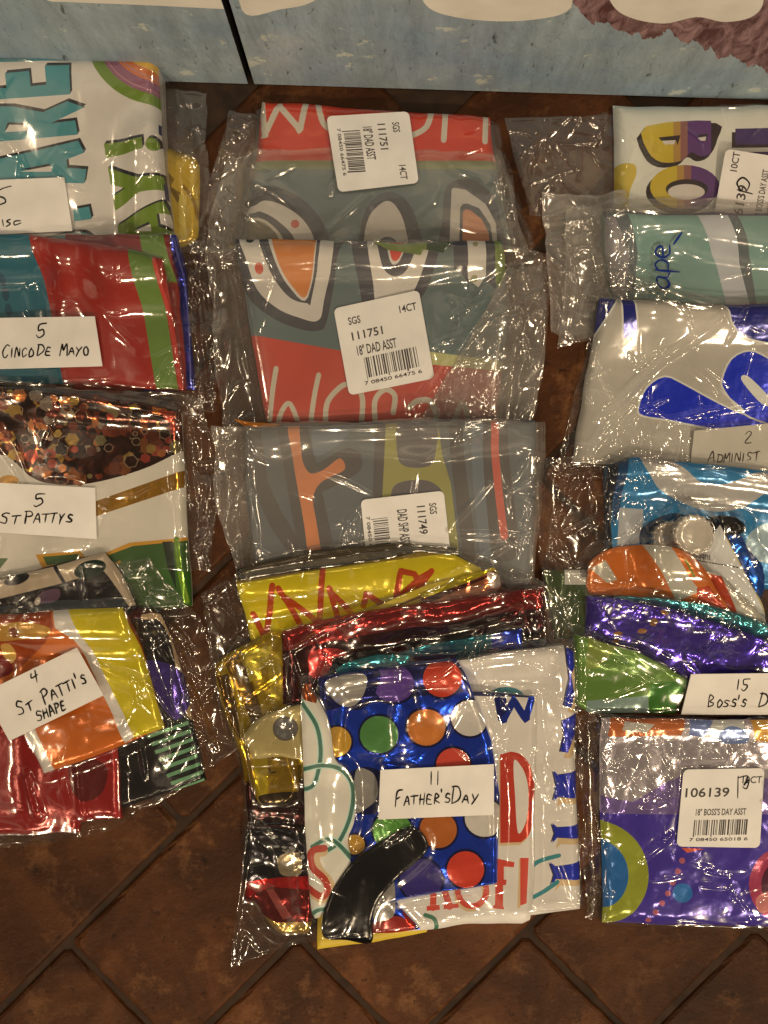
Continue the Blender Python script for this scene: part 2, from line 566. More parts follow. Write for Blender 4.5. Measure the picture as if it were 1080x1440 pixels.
# ------------------------------------------------------------------ clear bags
BAGS = 'clear bags of folded balloons'
def arc_sample(pts, n):
    p = np.array(sm(pts, 8, False) if len(pts) > 2 else pts, float)
    l = np.concatenate([[0], np.cumsum(np.linalg.norm(np.diff(p, axis=0), axis=1))])
    t = np.linspace(0, l[-1], n)
    return np.stack([np.interp(t, l, p[:, 0]), np.interp(t, l, p[:, 1])], 1)
class Bag:
    def __init__(self, top, right, bottom, left, z=10.0, wig=2.5):
        """edges run left-to-right and top-to-bottom; starts with the film under the contents"""
        e = [to_plan(q, z) for q in (top, right, bottom, left)]
        self.res = 1.6
        ln = lambda q: np.linalg.norm(np.diff(np.array(q), axis=0), axis=1).sum()
        self.nu = int(max(ln(e[0]), ln(e[2])) / self.res); self.nv = int(max(ln(e[1]), ln(e[3])) / self.res)
        t, b = arc_sample(e[0], self.nu), arc_sample(e[2], self.nu)
        r, l = arc_sample(e[1], self.nv), arc_sample(e[3], self.nv)
        t[0] = l[0]; t[-1] = r[0]; b[0] = l[-1]; b[-1] = r[-1]
        sd = rng.random(8) * 50
        def wob(c, k):
            s = np.arange(len(c)) * self.res
            w = np.minimum(1, np.minimum(s, s[-1] - s) / 14)
            d = np.gradient(c, axis=0); d /= np.maximum(np.linalg.norm(d, axis=1, keepdims=True), 1e-6)
            off = wig * (vnoise(s, s * 0, 46, sd[k]) + 0.6 * vnoise(s, s * 0, 17, sd[k + 1])) * w
            return c + np.stack([-d[:, 1], d[:, 0]], 1) * off[:, None]
        t, b, r, l = wob(t, 0), wob(b, 2), wob(r, 4), wob(l, 6)
        u = np.linspace(0, 1, self.nu)[None, :, None]; v = np.linspace(0, 1, self.nv)[:, None, None]
        C = (1 - v) * t[None] + v * b[None] + (1 - u) * l[:, None] + u * r[:, None] \
            - ((1 - u) * (1 - v) * t[0] + u * (1 - v) * t[-1] + (1 - u) * v * b[0] + u * v * b[-1])
        self.X, self.Y = C[..., 0], C[..., 1]
        sb = slice(None, None, 4)
        self.bx, self.by = self.X[sb, sb], self.Y[sb, sb]
        D = draped(self.X, self.Y, 3)
        self.bz = s_at(D, self.bx, self.by) + 0.3
        self.zn = z
    def close(self, label, haze=0.05, amp=0.8, fs=24.0, zones=(), creases=(), calm=(), r=4, stretch=1.6, rot=None, lift=1.2, fil=44, name='clear_bag'):
        """the film over the contents: draped, crumpled, with folds; calm patches lie flat under labels and cards"""
        global S
        X, Y = self.X, self.Y
        D = draped(X, Y, r)
        base = s_at(D, X, Y) + 0.5
        nv, nu = X.shape
        su = np.minimum(np.arange(nu), np.arange(nu)[::-1])[None, :] * self.res
        sv = np.minimum(np.arange(nv), np.arange(nv)[::-1])[:, None] * self.res
        d = np.minimum(su, sv)
        sd = rng.random(10) * 60
        rot = rng.random() * 3.1 if rot is None else rot
        A = amp * np.clip(0.2 + 1.1 * vnoise(X, Y, 75, sd[0], sd[1]), 0.05, 1.2)
        T = lambda pts: to_plan(pts, self.zn)
        Z = np.zeros_like(A)
        for (cx, cy, rr, a) in zones:
            (px, py), = T([(cx, cy)])
            Z = Z + a * np.exp(-((X - px) ** 2 + (Y - py) ** 2) / (rr * 0.85) ** 2)
        for q in calm:
            q = T(q)
            ins = in_poly(X, Y, q)
            dd = np.where(ins, 0, seg_dist(X, Y, q, True))
            A = A * (0.03 + 0.97 * np.clip(dd / 14, 0, 1)); Z = Z * (0.03 + 0.97 * np.clip(dd / 14, 0, 1))
        fs = fs * 1.5
        wr = facets(X, Y, fs, rot, stretch, sd[2] * 9, sd[3] * 9) + 0.5 * facets(X, Y, fs * 0.5, rot + 0.9, stretch, sd[4] * 9, sd[5] * 9) \
            + 0.1 * facets(X, Y, fs * 0.28, rot + 2.0, 1.0, sd[6] * 9, sd[7] * 9) + 0.5 * vnoise(X, Y, 60, sd[8], sd[9])
        cr = facets(X, Y, 25, rot + .5, 2.2, sd[5] * 9, sd[0] * 9) + 0.25 * facets(X, Y, 11, rot + 1.7, 1.6, sd[1] * 9, sd[7] * 9)
        zz = base + A * (wr + 1.15) + np.minimum(Z, 2.2) * 1.75 * (cr + 1.1)
        zz = zz + 0.5 * np.exp(-((d - 3.5) / 1.6) ** 2)
        zz = zz + lift * np.exp(-d / 7) * np.clip(vnoise(X + Y, X - Y, 40, sd[1], sd[8]) + 0.2, 0, 1)
        # fine sharp fold lines, mostly towards the rims and where the film is crumpled
        lv = np.zeros_like(zz)
        for _k in range(fil):
            if zones and _k % 2:
                cx, cy, rr, a = zones[rng.integers(len(zones))]
                (cx, cy), = T([(cx, cy)]); cx += rng.normal() * rr * .6; cy += rng.normal() * rr * .6
            else:
                iv, iu = rng.integers(nv), int(nu * (rng.beta(.6, .6)))
                cx, cy = X[iv, min(iu, nu - 1)], Y[iv, min(iu, nu - 1)]
            an = rng.random() * 6.28; L = rng.uniform(12, 60); bend = rng.normal() * .18
            dx, dy = math.cos(an) * L, math.sin(an) * L
            dd = seg_dist(X, Y, [(cx - dx, cy - dy), (cx - dy * bend, cy + dx * bend), (cx + dx, cy + dy)], False)
            tt = np.clip(((X - cx) * dx + (Y - cy) * dy) / (L * L), -1, 1)
            lv = lv + rng.uniform(.5, 1.7) * (1 - tt * tt) * np.exp(-(dd / rng.uniform(1.6, 3.6)) ** 2)
        for q in calm:
            lv = np.where(in_poly(X, Y, T(q)), lv * .1, lv)
        zz = zz + lv
        for c in creases:
            pts = T(P(*c[:-2]))
            hgt, wd = c[-2] * 1.45, c[-1] * 1.5
            dd = seg_dist(X, Y, sm(pts, 6, False) if len(pts) > 2 else pts, False)
            (x0, y0), (x1, y1) = pts[0], pts[-1]
            L2 = (x1 - x0) ** 2 + (y1 - y0) ** 2
            tt = np.clip(((X - x0) * (x1 - x0) + (Y - y0) * (y1 - y0)) / max(L2, 1), 0, 1)
            zz = zz + hgt * (0.3 + 0.7 * np.sin(np.pi * np.clip(tt, 0.08, 0.92))) * np.exp(-(dd / wd) ** 2)
        zz = np.maximum(zz, s_at(S, X, Y) + 0.35)
        n1 = nv * nu
        I = np.arange(n1).reshape(nv, nu)
        f1 = np.stack([I[:-1, :-1], I[1:, :-1], I[1:, 1:], I[:-1, 1:]], -1).reshape(-1, 4)
        bv, bu = self.bx.shape
        J = n1 + np.arange(bv * bu).reshape(bv, bu)
        f2 = np.stack([J[:-1, :-1], J[1:, :-1], J[1:, 1:], J[:-1, 1:]], -1).reshape(-1, 4)
        co = np.concatenate([w3(X.ravel(), Y.ravel(), zz.ravel()), w3(self.bx.ravel(), self.by.ravel(), self.bz.ravel())])
        o = mesh_obj(name, co, np.concatenate([f1, f2]).tolist(), [film(haze)])
        tag(o, label, 'plastic bag', BAGS)
        iu = np.clip(np.round((X - HX0) / CELL).astype(int), 0, HW - 1); iv = np.clip(np.round((Y - HY0) / CELL).astype(int), 0, HH - 1)
        N2 = np.zeros_like(S)
        np.maximum.at(N2, (iv.ravel(), iu.ravel()), zz.ravel())
        hole = (N2 == 0)
        N3 = maxfilt(N2, 1)
        N2 = np.where(hole & (boxblur((N2 > 0).astype(float), 1) > 0.55), N3, N2)
        S = np.maximum(S, N2)
        return o

# ------------------------------------------------------------------ flat cards, labels and writing
def plane_on(quad, gap=0.3, tk=0.0):
    """plane fitted to the relief under a quad given in photo units; returns plan corners and z(x, y)"""
    q = quad
    z = 5.0
    for _ in range(3):
        p = np.array(to_plan(q, z))
        gx, gy = np.meshgrid(np.arange(p[:, 0].min(), p[:, 0].max(), 3), np.arange(p[:, 1].min(), p[:, 1].max(), 3))
        k = in_poly(gx, gy, p)
        x, y = gx[k], gy[k]
        h = s_at(S, x, y)
        M = np.stack([x - x.mean(), y - y.mean(), np.ones_like(x)], 1)
        c = np.linalg.lstsq(M, h, rcond=None)[0]
        c[:2] = np.clip(c[:2], -0.06, 0.06)
        up = np.percentile(h - M @ c, 99.0) + gap
        z = float(c[2] + up + tk)
    mx, my = x.mean(), y.mean()
    return p, (lambda X, Y: c[0] * (X - mx) + c[1] * (Y - my) + c[2] + up)

def text_tris(txt, mono=False):
    cu = bpy.data.curves.new('lettering', 'FONT')
    cu.body = txt; cu.size = 1.0; cu.offset = 0.014; cu.resolution_u = 3
    ob = bpy.data.objects.new('lettering', cu)
    COL.objects.link(ob)
    dg = bpy.context.evaluated_depsgraph_get()
    dg.update()
    me = ob.evaluated_get(dg).to_mesh()
    v = np.array([x.co[:] for x in me.vertices]); f = [tuple(p.vertices) for p in me.polygons]
    ob.evaluated_get(dg).to_mesh_clear()
    bpy.data.objects.remove(ob, do_unlink=True); bpy.data.curves.remove(cu)
    return v, f

# pen strokes of hand-printed capitals, unit box, y up
HAND = {
 'A': [P(0, 0, .45, 1, .9, 0), P(.2, .38, .75, .4)], 'B': [P(.1, 0, .12, 1, .6, .95, .68, .7, .2, .52, .75, .4, .7, .08, .05, 0)],
 'C': [P(.85, .85, .5, 1, .12, .6, .2, .12, .6, 0, .9, .2)], 'D': [P(.12, 0, .15, 1), P(-.05, .98, .6, .95, .95, .55, .7, .12, .1, 0)],
 'E': [P(.75, .95, .15, .95, .1, 0, .8, .03), P(.12, .5, .65, .52)], 'F': [P(.95, 1, .2, .92, .1, 0), P(.12, .5, .7, .55)],
 'H': [P(.1, 0, .15, 1), P(.8, 0, .8, 1), P(.12, .5, .8, .52)], 'I': [P(.3, 0, .32, 1)],
 'M': [P(0, 0, .15, 1, .45, .35, .8, 1, .95, 0)], 'N': [P(.05, 0, .1, 1, .75, .05, .8, 1)], 'O': [P(.5, 1, .1, .6, .3, .05, .75, .1, .9, .6, .5, 1)],
 'P': [P(.15, -.1, .2, 1), P(0, .95, .6, 1, .85, .75, .6, .5, .2, .48)], 'R': [P(.1, 0, .15, 1, .65, .9, .6, .6, .2, .5, .85, 0)],
 'S': [P(.8, .9, .35, 1, .15, .7, .7, .4, .6, .08, .05, .1)], 'T': [P(-.1, .95, .95, 1), P(.42, 1, .4, 0)],
 'Y': [P(.05, 1, .4, .5), P(.85, 1, .4, .45, .2, -.1)], "'": [P(.2, 1.1, .15, .8)], ' ': [],
 '1': [P(.45, 0, .5, 1)], '2': [P(.15, .75, .5, 1, .75, .7, .2, .05, .9, .1)], '4': [P(.2, 1, .1, .45, .85, .5), P(.7, 1.05, .62, -.1)],
 '5': [P(.9, 1, .25, .95, .2, .55, .65, .55, .75, .25, .4, 0, .05, .1)],
}
def hand(txt, x, y, h, adv, ang=0.0, small=0.68, slant=0.2, jit=0.085):
    """pen strokes for TXT with its first baseline point at photo (x, y)"""
    out = []
    c, s = math.cos(math.radians(ang)), math.sin(math.radians(ang))
    px = 0.0
    caps = True
    for ch in txt:
        if ch == ' ':
            px += adv * 0.6; caps = True; continue
        sc = h * (1 if caps else small) * random.uniform(.82, .98)
        up = ch.upper()
        wd = adv * (0.95 if caps else 0.78)
        if up == "'":
            wd = adv * 0.35
        elif up == 'I' or ch == '1':
            wd = adv * (0.5)
        for st in HAND.get(up, []):
            pts = []
            for (a, b) in st:
                a += random.uniform(-jit, jit) + slant * b; b += random.uniform(-jit, jit)
                lx, ly = px + a * wd * 0.85, -b * (sc if up != "'" else h * .8)
                pts.append((x + lx * c - ly * s, y + lx * s + ly * c))
            out.append(pts)
        px += wd
        caps = False
        if ch.isdigit():
            caps = True
    return out
def ribbons(strokes, w, T, zf, z0=0.12):
    co, fc = [], []
    for n, st in enumerate(strokes):
        pts = T(sm(st, 5, False) if len(st) > 2 else resample(st, 3, False))
        p = np.array(pts, float)
        l = np.arange(len(p)) / max(1, len(p) - 1)
        ww = w * 0.86 * (0.85 + 0.3 * vnoise(p[:, 0], p[:, 1], 9.0, n * 1.3)) * (0.5 + 0.5 * np.sin(np.pi * np.clip(l * 0.9 + 0.08, 0, 1)) ** 0.5)
        d = np.gradient(p, axis=0); d /= np.maximum(np.linalg.norm(d, axis=1, keepdims=True), 1e-9)
        nr = np.stack([-d[:, 1], d[:, 0]], 1) * ww[:, None] / 2
        e = d[-1] * w * 0.3; e0 = d[0] * w * 0.3
        lft = np.vstack([p[0] - e0 + nr[0] * .4, p + nr, p[-1] + e + nr[-1] * .4]); rgt = np.vstack([p[0] - e0 - nr[0] * .4, p - nr, p[-1] + e - nr[-1] * .4])
        i0 = len(co)
        for a, b in zip(lft, rgt):
            for q in (a, b):
                co.append((q[0], q[1], zf(q[0], q[1]) + z0 + 0.012 * n))
        for k in range(len(lft) - 1):
            fc.append((i0 + 2 * k, i0 + 2 * k + 2, i0 + 2 * k + 3, i0 + 2 * k + 1))
    return co, fc

INK = (22, 18, 16)
def slab(corners, zf, tk, rad=0.0, bow=0.0):
    """thin flat card on the plane zf: top, bottom and edges. corners are plan points"""
    c = np.array(corners, float)
    if rad > 0:
        loop = []
        n = len(c)
        for i in range(n):
            a, b, d = c[i - 1], c[i], c[(i + 1) % n]
            u = (a - b) / np.linalg.norm(a - b); v = (d - b) / np.linalg.norm(d - b)
            p0, p1 = b + u * rad, b + v * rad
            for t in np.linspace(0, 1, 6):
                loop.append(tuple((1 - t) ** 2 * p0 + 2 * t * (1 - t) * (b + (u + v) * rad * 0.1) + t * t * p1))
    else:
        loop = [tuple(q) for q in c]
    n = len(loop)
    co = [(x, y, zf(x, y) + tk) for x, y in loop] + [(x, y, zf(x, y)) for x, y in loop]
    fc = [tuple(range(n))] + [tuple(range(2 * n - 1, n - 1, -1))] + [(i, n + i, n + (i + 1) % n, (i + 1) % n) for i in range(n)]
    return co, fc, loop
def lay_flat(loop, zf, tk):
    p = np.array(loop)
    a, b, c, d = window(p[:, 0], p[:, 1], 1)
    X, Y = np.meshgrid(HX0 + np.arange(a, b) * CELL, HY0 + np.arange(c, d) * CELL)
    m = in_poly(X, Y, loop)
    sub = S[c:d, a:b]
    sub[m] = np.maximum(sub[m], zf(X[m], Y[m]) + tk)
def note(label, corners, strokes, w=3.0, color=(214, 198, 176), tk=0.35, ink_c=INK):
    pl, zf = plane_on(corners, 0.25)
    zc = float(zf(pl[:, 0].mean(), pl[:, 1].mean()))
    co, fc, loop = slab(pl, zf, tk)
    T = lambda q: to_plan(q, zc)
    n0 = len(fc); b0 = len(co)
    c2, f2 = ribbons(strokes, w, T, lambda x, y: zf(x, y) + tk)
    co += c2; fc += [tuple(i + b0 for i in f) for f in f2]
    a = np.array(co)
    o = mesh_obj('note_card', w3(a[:, 0], a[:, 1], a[:, 2]), fc, [ink(color, 'paper'), ink(ink_c, 'paper')], [0] * n0 + [1] * len(f2), smooth=False)
    tag(o, label, 'note', 'handwritten note cards')
    lay_flat(loop, zf, tk)
    return o
def sticker(parent, quad, items, bars, digits, scrib=(), sub=None):
    """barcode label: quad is TL TR BR BL in reading order; items are (text, u, v, height, width)"""
    pl, zf0 = plane_on(quad, 0.2)
    tk = 0.3
    co, fc, loop = slab(pl, zf0, tk, rad=7)
    mi = [0] * len(fc)
    zt = lambda x, y: zf0(x, y) + tk + 0.1
    O, TX, BX = pl[0], pl[1] - pl[0], pl[3] - pl[0]
    def put(u, v):
        return O + TX * u + BX * v
    for txt, u, v, h, wid in items:
        V, F = text_tris(txt)
        x0, x1 = V[:, 0].min(), V[:, 0].max()
        y1 = 0.72
        i0 = len(co)
        for a in V:
            q = put(u + (a[0] - x0) / (x1 - x0) * wid, v - a[1] / y1 * h)
            co.append((q[0], q[1], zt(*q)))
        for f in F:
            fc.append(tuple(i + i0 for i in f)); mi.append(1)
    u0, u1, v0, v1 = bars
    rb = random.Random(int(u0 * 1000) + len(digits))
    u = u0
    unit = (u1 - u0) / 95.0
    k = 0
    while u < u1:
        wd = rb.choice([1, 1, 2, 2, 3]) * unit; gp = rb.choice([1, 1, 2, 2, 3]) * unit
        ext = 0.02 if k % 9 == 0 else 0
        i0 = len(co)
        for (a, b) in ((u, v0), (min(u + wd, u1), v0), (min(u + wd, u1), v1 + ext), (u, v1 + ext)):
            q = put(a, b); co.append((q[0], q[1], zt(*q)))
        fc.append((i0 + 3, i0 + 2, i0 + 1, i0)); mi.append(1)
        u += wd + gp; k += 1
    V, F = text_tris(digits)
    i0 = len(co)
    sx = (u1 - u0 + 0.06) / (V[:, 0].max() - V[:, 0].min())
    for a in V:
        q = put(u0 - 0.04 + (a[0] - V[:, 0].min()) * sx, v1 + 0.075 - a[1] / 0.72 * 0.042)
        co.append((q[0], q[1], zt(*q)))
    for f in F:
        fc.append(tuple(i + i0 for i in f)); mi.append(1)
    if scrib:
        c2, f2 = ribbons([[tuple(put(a, b)) for a, b in st] for st in scrib], 2.6, lambda q: q, zt, 0.08)
        i0 = len(co)
        co += c2; fc += [tuple(i + i0 for i in f) for f in f2]; mi += [2] * len(f2)
    a = np.array(co)
    o = mesh_obj('barcode_label', w3(a[:, 0], a[:, 1], a[:, 2]), fc, [ink((214, 199, 178), 'paper'), ink((70, 62, 56), 'paper'), ink(INK, 'paper')], mi, smooth=False, parent=parent)
    lay_flat(loop, zf0, tk)
    return o

# ------------------------------------------------------------------ the setting: brick floor
def floor_material():
    m = bpy.data.materials.new('fired_clay')
    nt, b = nodes_of(m)
    L = nt.links.new
    tc = N(nt, 'ShaderNodeTexCoord'); ge = N(nt, 'ShaderNodeNewGeometry')
    n1 = N(nt, 'ShaderNodeTexNoise', Scale=16.0, Detail=8.0, Roughness=0.62); n1.inputs['Distortion'].default_value = 0.6
    n2 = N(nt, 'ShaderNodeTexNoise', Scale=120.0, Detail=6.0, Roughness=0.7)
    n3 = N(nt, 'ShaderNodeTexNoise', Scale=42.0, Detail=5.0, Roughness=0.75)
    for n in (n1, n2, n3):
        L(tc.outputs['Object'], n.inputs['Vector'])
    r1 = N(nt, 'ShaderNodeValToRGB')
    e = r1.color_ramp.elements
    e[0].position = 0.36; e[0].color = (0.036, 0.0125, 0.0042, 1)
    e[1].position = 0.69; e[1].color = (0.125, 0.047, 0.0155, 1)
    x = r1.color_ramp.elements.new(0.5); x.color = (0.062, 0.021, 0.0065, 1)
    L(n1.outputs['Fac'], r1.inputs['Fac'])
    # worn pale clay patches
    r2 = N(nt, 'ShaderNodeValToRGB')
    r2.color_ramp.elements[0].position = 0.53; r2.color_ramp.elements[0].color = (0, 0, 0, 1)
    r2.color_ramp.elements[1].position = 0.7; r2.color_ramp.elements[1].color = (1, 1, 1, 1)
    L(n3.outputs['Fac'], r2.inputs['Fac'])
    mx = N(nt, 'ShaderNodeMixRGB'); mx.inputs['Color2'].default_value = (0.23, 0.105, 0.042, 1)
    sc = N(nt, 'ShaderNodeMath', operation='MULTIPLY'); sc.inputs[1].default_value = 0.5
    L(r2.outputs['Color'], sc.inputs[0]); L(sc.outputs[0], mx.inputs['Fac']); L(r1.outputs['Color'], mx.inputs['Color1'])
    # dark specks and pits
    r3 = N(nt, 'ShaderNodeValToRGB')
    r3.color_ramp.elements[0].position = 0.29; r3.color_ramp.elements[0].color = (0.25, 0.22, 0.2, 1)
    r3.color_ramp.elements[1].position = 0.40; r3.color_ramp.elements[1].color = (1, 1, 1, 1)
    L(n2.outputs['Fac'], r3.inputs['Fac'])
    m2 = N(nt, 'ShaderNodeMixRGB', blend_type='MULTIPLY'); m2.inputs['Fac'].default_value = 1.0
    L(mx.outputs['Color'], m2.inputs['Color1']); L(r3.outputs['Color'], m2.inputs['Color2'])
    mr = N(nt, 'ShaderNodeMapRange'); mr.inputs['To Min'].default_value = 0.72; mr.inputs['To Max'].default_value = 1.2
    L(ge.outputs['Random Per Island'], mr.inputs['Value'])
    vs = N(nt, 'ShaderNodeVectorMath', operation='SCALE')
    L(m2.outputs['Color'], vs.inputs[0]); L(mr.outputs['Result'], vs.inputs['Scale'])
    L(vs.outputs['Vector'], b.inputs['Base Color'])
    b.inputs['Roughness'].default_value = 0.46
    b.inputs['Specular IOR Level'].default_value = 0.16
    bp = N(nt, 'ShaderNodeBump'); bp.inputs['Strength'].default_value = 0.6; bp.inputs['Distance'].default_value = 0.002
    ad = N(nt, 'ShaderNodeMath', operation='ADD'); L(n2.outputs['Fac'], ad.inputs[0]); L(n3.outputs['Fac'], ad.inputs[1])
    L(ad.outputs[0], bp.inputs['Height']); L(bp.outputs['Normal'], b.inputs['Normal'])
    return m
def plain(name, c, rough=0.8, var=0.3, scale=60.0, bump=0.0015):
    m = bpy.data.materials.new(name)
    nt, b = nodes_of(m)
    L = nt.links.new
    tc = N(nt, 'ShaderNodeTexCoord')
    nz = N(nt, 'ShaderNodeTexNoise', Scale=scale, Detail=6.0)
    L(tc.outputs['Object'], nz.inputs['Vector'])
    mp = N(nt, 'ShaderNodeMapRange'); mp.inputs['From Min'].default_value = .3; mp.inputs['From Max'].default_value = .7
    mp.inputs['To Min'].default_value = 1 - var; mp.inputs['To Max'].default_value = 1 + var
    L(nz.outputs['Fac'], mp.inputs['Value'])
    vs = N(nt, 'ShaderNodeVectorMath', operation='SCALE'); vs.inputs[0].default_value = c
    L(mp.outputs['Result'], vs.inputs['Scale']); L(vs.outputs['Vector'], b.inputs['Base Color'])
    b.inputs['Roughness'].default_value = rough
    bp = N(nt, 'ShaderNodeBump'); bp.inputs['Strength'].default_value = .5; bp.inputs['Distance'].default_value = bump
    L(nz.outputs['Fac'], bp.inputs['Height']); L(bp.outputs['Normal'], b.inputs['Normal'])
    return m

def build_floor():
    co, fc, mi = [], [], []
    rw, ln = 315.0, 662.0                    # row pitch along x+y, brick pitch along y-x
    g = 6.3                                  # half joint, in those sums
    rb = random.Random(5)
    for r in range(-7, 6):
        a0, a1 = 1420 + rw * r + g, 1420 + rw * (r + 1) - g
        for k in range(-4, 4):
            j = 1232 - 331 * r + ln * k
            b0, b1 = j + g, j + ln - g
            if a0 < -900 or a0 > 3200 or b1 < -1500 or b0 > 2200:
                continue
            dz = rb.uniform(-0.5, 0.3); tx, ty = rb.uniform(-.002, .002), rb.uniform(-.002, .002)
            cx, cy = (a0 + a1) / 2, (b0 + b1) / 2
            i0 = len(co)
            rings = [(0, -14), (0, -2.2), (3.5, -0.6), (9, 0.0)]
            for ins, z in rings:
                cr = 10 if ins < 9 else 8
                A0, A1, B0, B1 = a0 + ins, a1 - ins, b0 + ins, b1 - ins
                base = P(A0 + cr, B0, A1 - cr, B0, A1, B0 + cr, A1, B1 - cr, A1 - cr, B1, A0 + cr, B1, A0, B1 - cr, A0, B0 + cr)
                loop = []
                for e_ in range(8):
                    p_, q_ = base[e_], base[(e_ + 1) % 8]
                    m_ = (14 if e_ % 4 == 0 else 22) if e_ % 2 == 0 else 1
                    loop += [(p_[0] + (q_[0] - p_[0]) * h_ / m_, p_[1] + (q_[1] - p_[1]) * h_ / m_) for h_ in range(m_)]
                for aa, bb in loop:
                    x, y = (aa - bb) / 2, (aa + bb) / 2
                    f_ = 1.0 if ins < 9 else 0.6
                    n1_ = float(vnoise(np.array(x), np.array(y), 30.0, r * 1.7, k * 2.3)) * 1.3 + float(vnoise(np.array(x), np.array(y), 9.0, r * 3.1, k)) * 0.9
                    x += n1_ * f_ * .9; y -= n1_ * f_ * .7
                    chip = min(0.0, float(vnoise(np.array(x), np.array(y), 26.0, k * 5.1, r * 2.9)) + .35) * (2.2 if 0 < ins < 9 else 0)
                    co.append((x, y, z + chip + dz + (tx * (aa - cx) + ty * (bb - cy)) * .4))
            n = len(loop)
            for q in range(3):
                for i in range(n):
                    fc.append((i0 + q * n + i, i0 + (q + 1) * n + i, i0 + (q + 1) * n + (i + 1) % n, i0 + q * n + (i + 1) % n)); mi.append(0)
            fc.append(tuple(i0 + 3 * n + i for i in range(n))); mi.append(0)
    i0 = len(co)
    for x, y in ((-2600, -300), (3700, -300), (3700, 3400), (-2600, 3400)):
        co.append((x, y, -2.3))
    fc.append((i0 + 3, i0 + 2, i0 + 1, i0)); mi.append(1)
    # faint stamp marked on one paver
    st = [sm(P(333, 1238, 324, 1232, 314, 1240, 317, 1253, 328, 1256), 5, False), sm(P(303, 1260, 289, 1266, 286, 1280, 298, 1291, 312, 1290, 318, 1278, 303, 1260), 5, False),
          P(253, 1296, 277, 1322), P(253, 1296, 248, 1306), P(277, 1322, 268, 1332), P(226, 1328, 252, 1356), P(226, 1328, 216, 1340), P(240, 1343, 230, 1352), P(252, 1356, 242, 1366), sm(P(170, 1384, 183, 1380, 196, 1396), 5, False)]
    c2, f2 = ribbons(st, 2.6, lambda q: q, lambda x, y: 0.0, 0.2)
    # no groove is cut: darker ribbons just over the clay mark the stamp
    j0 = len(co)
    co += c2; fc += [tuple(i + j0 for i in f) for f in f2]; mi += [2] * len(f2)
    a = np.array(co)
    o = mesh_obj('floor', w3(a[:, 0], a[:, 1], a[:, 2]), fc, [floor_material(), plain('joint_grout', (0.03, 0.015, 0.008), 0.9, .55, 70), plain('stamp_strokes', (0.055, 0.024, 0.012), 0.8)], mi, smooth=False)
    o['kind'] = 'structure'
build_floor()

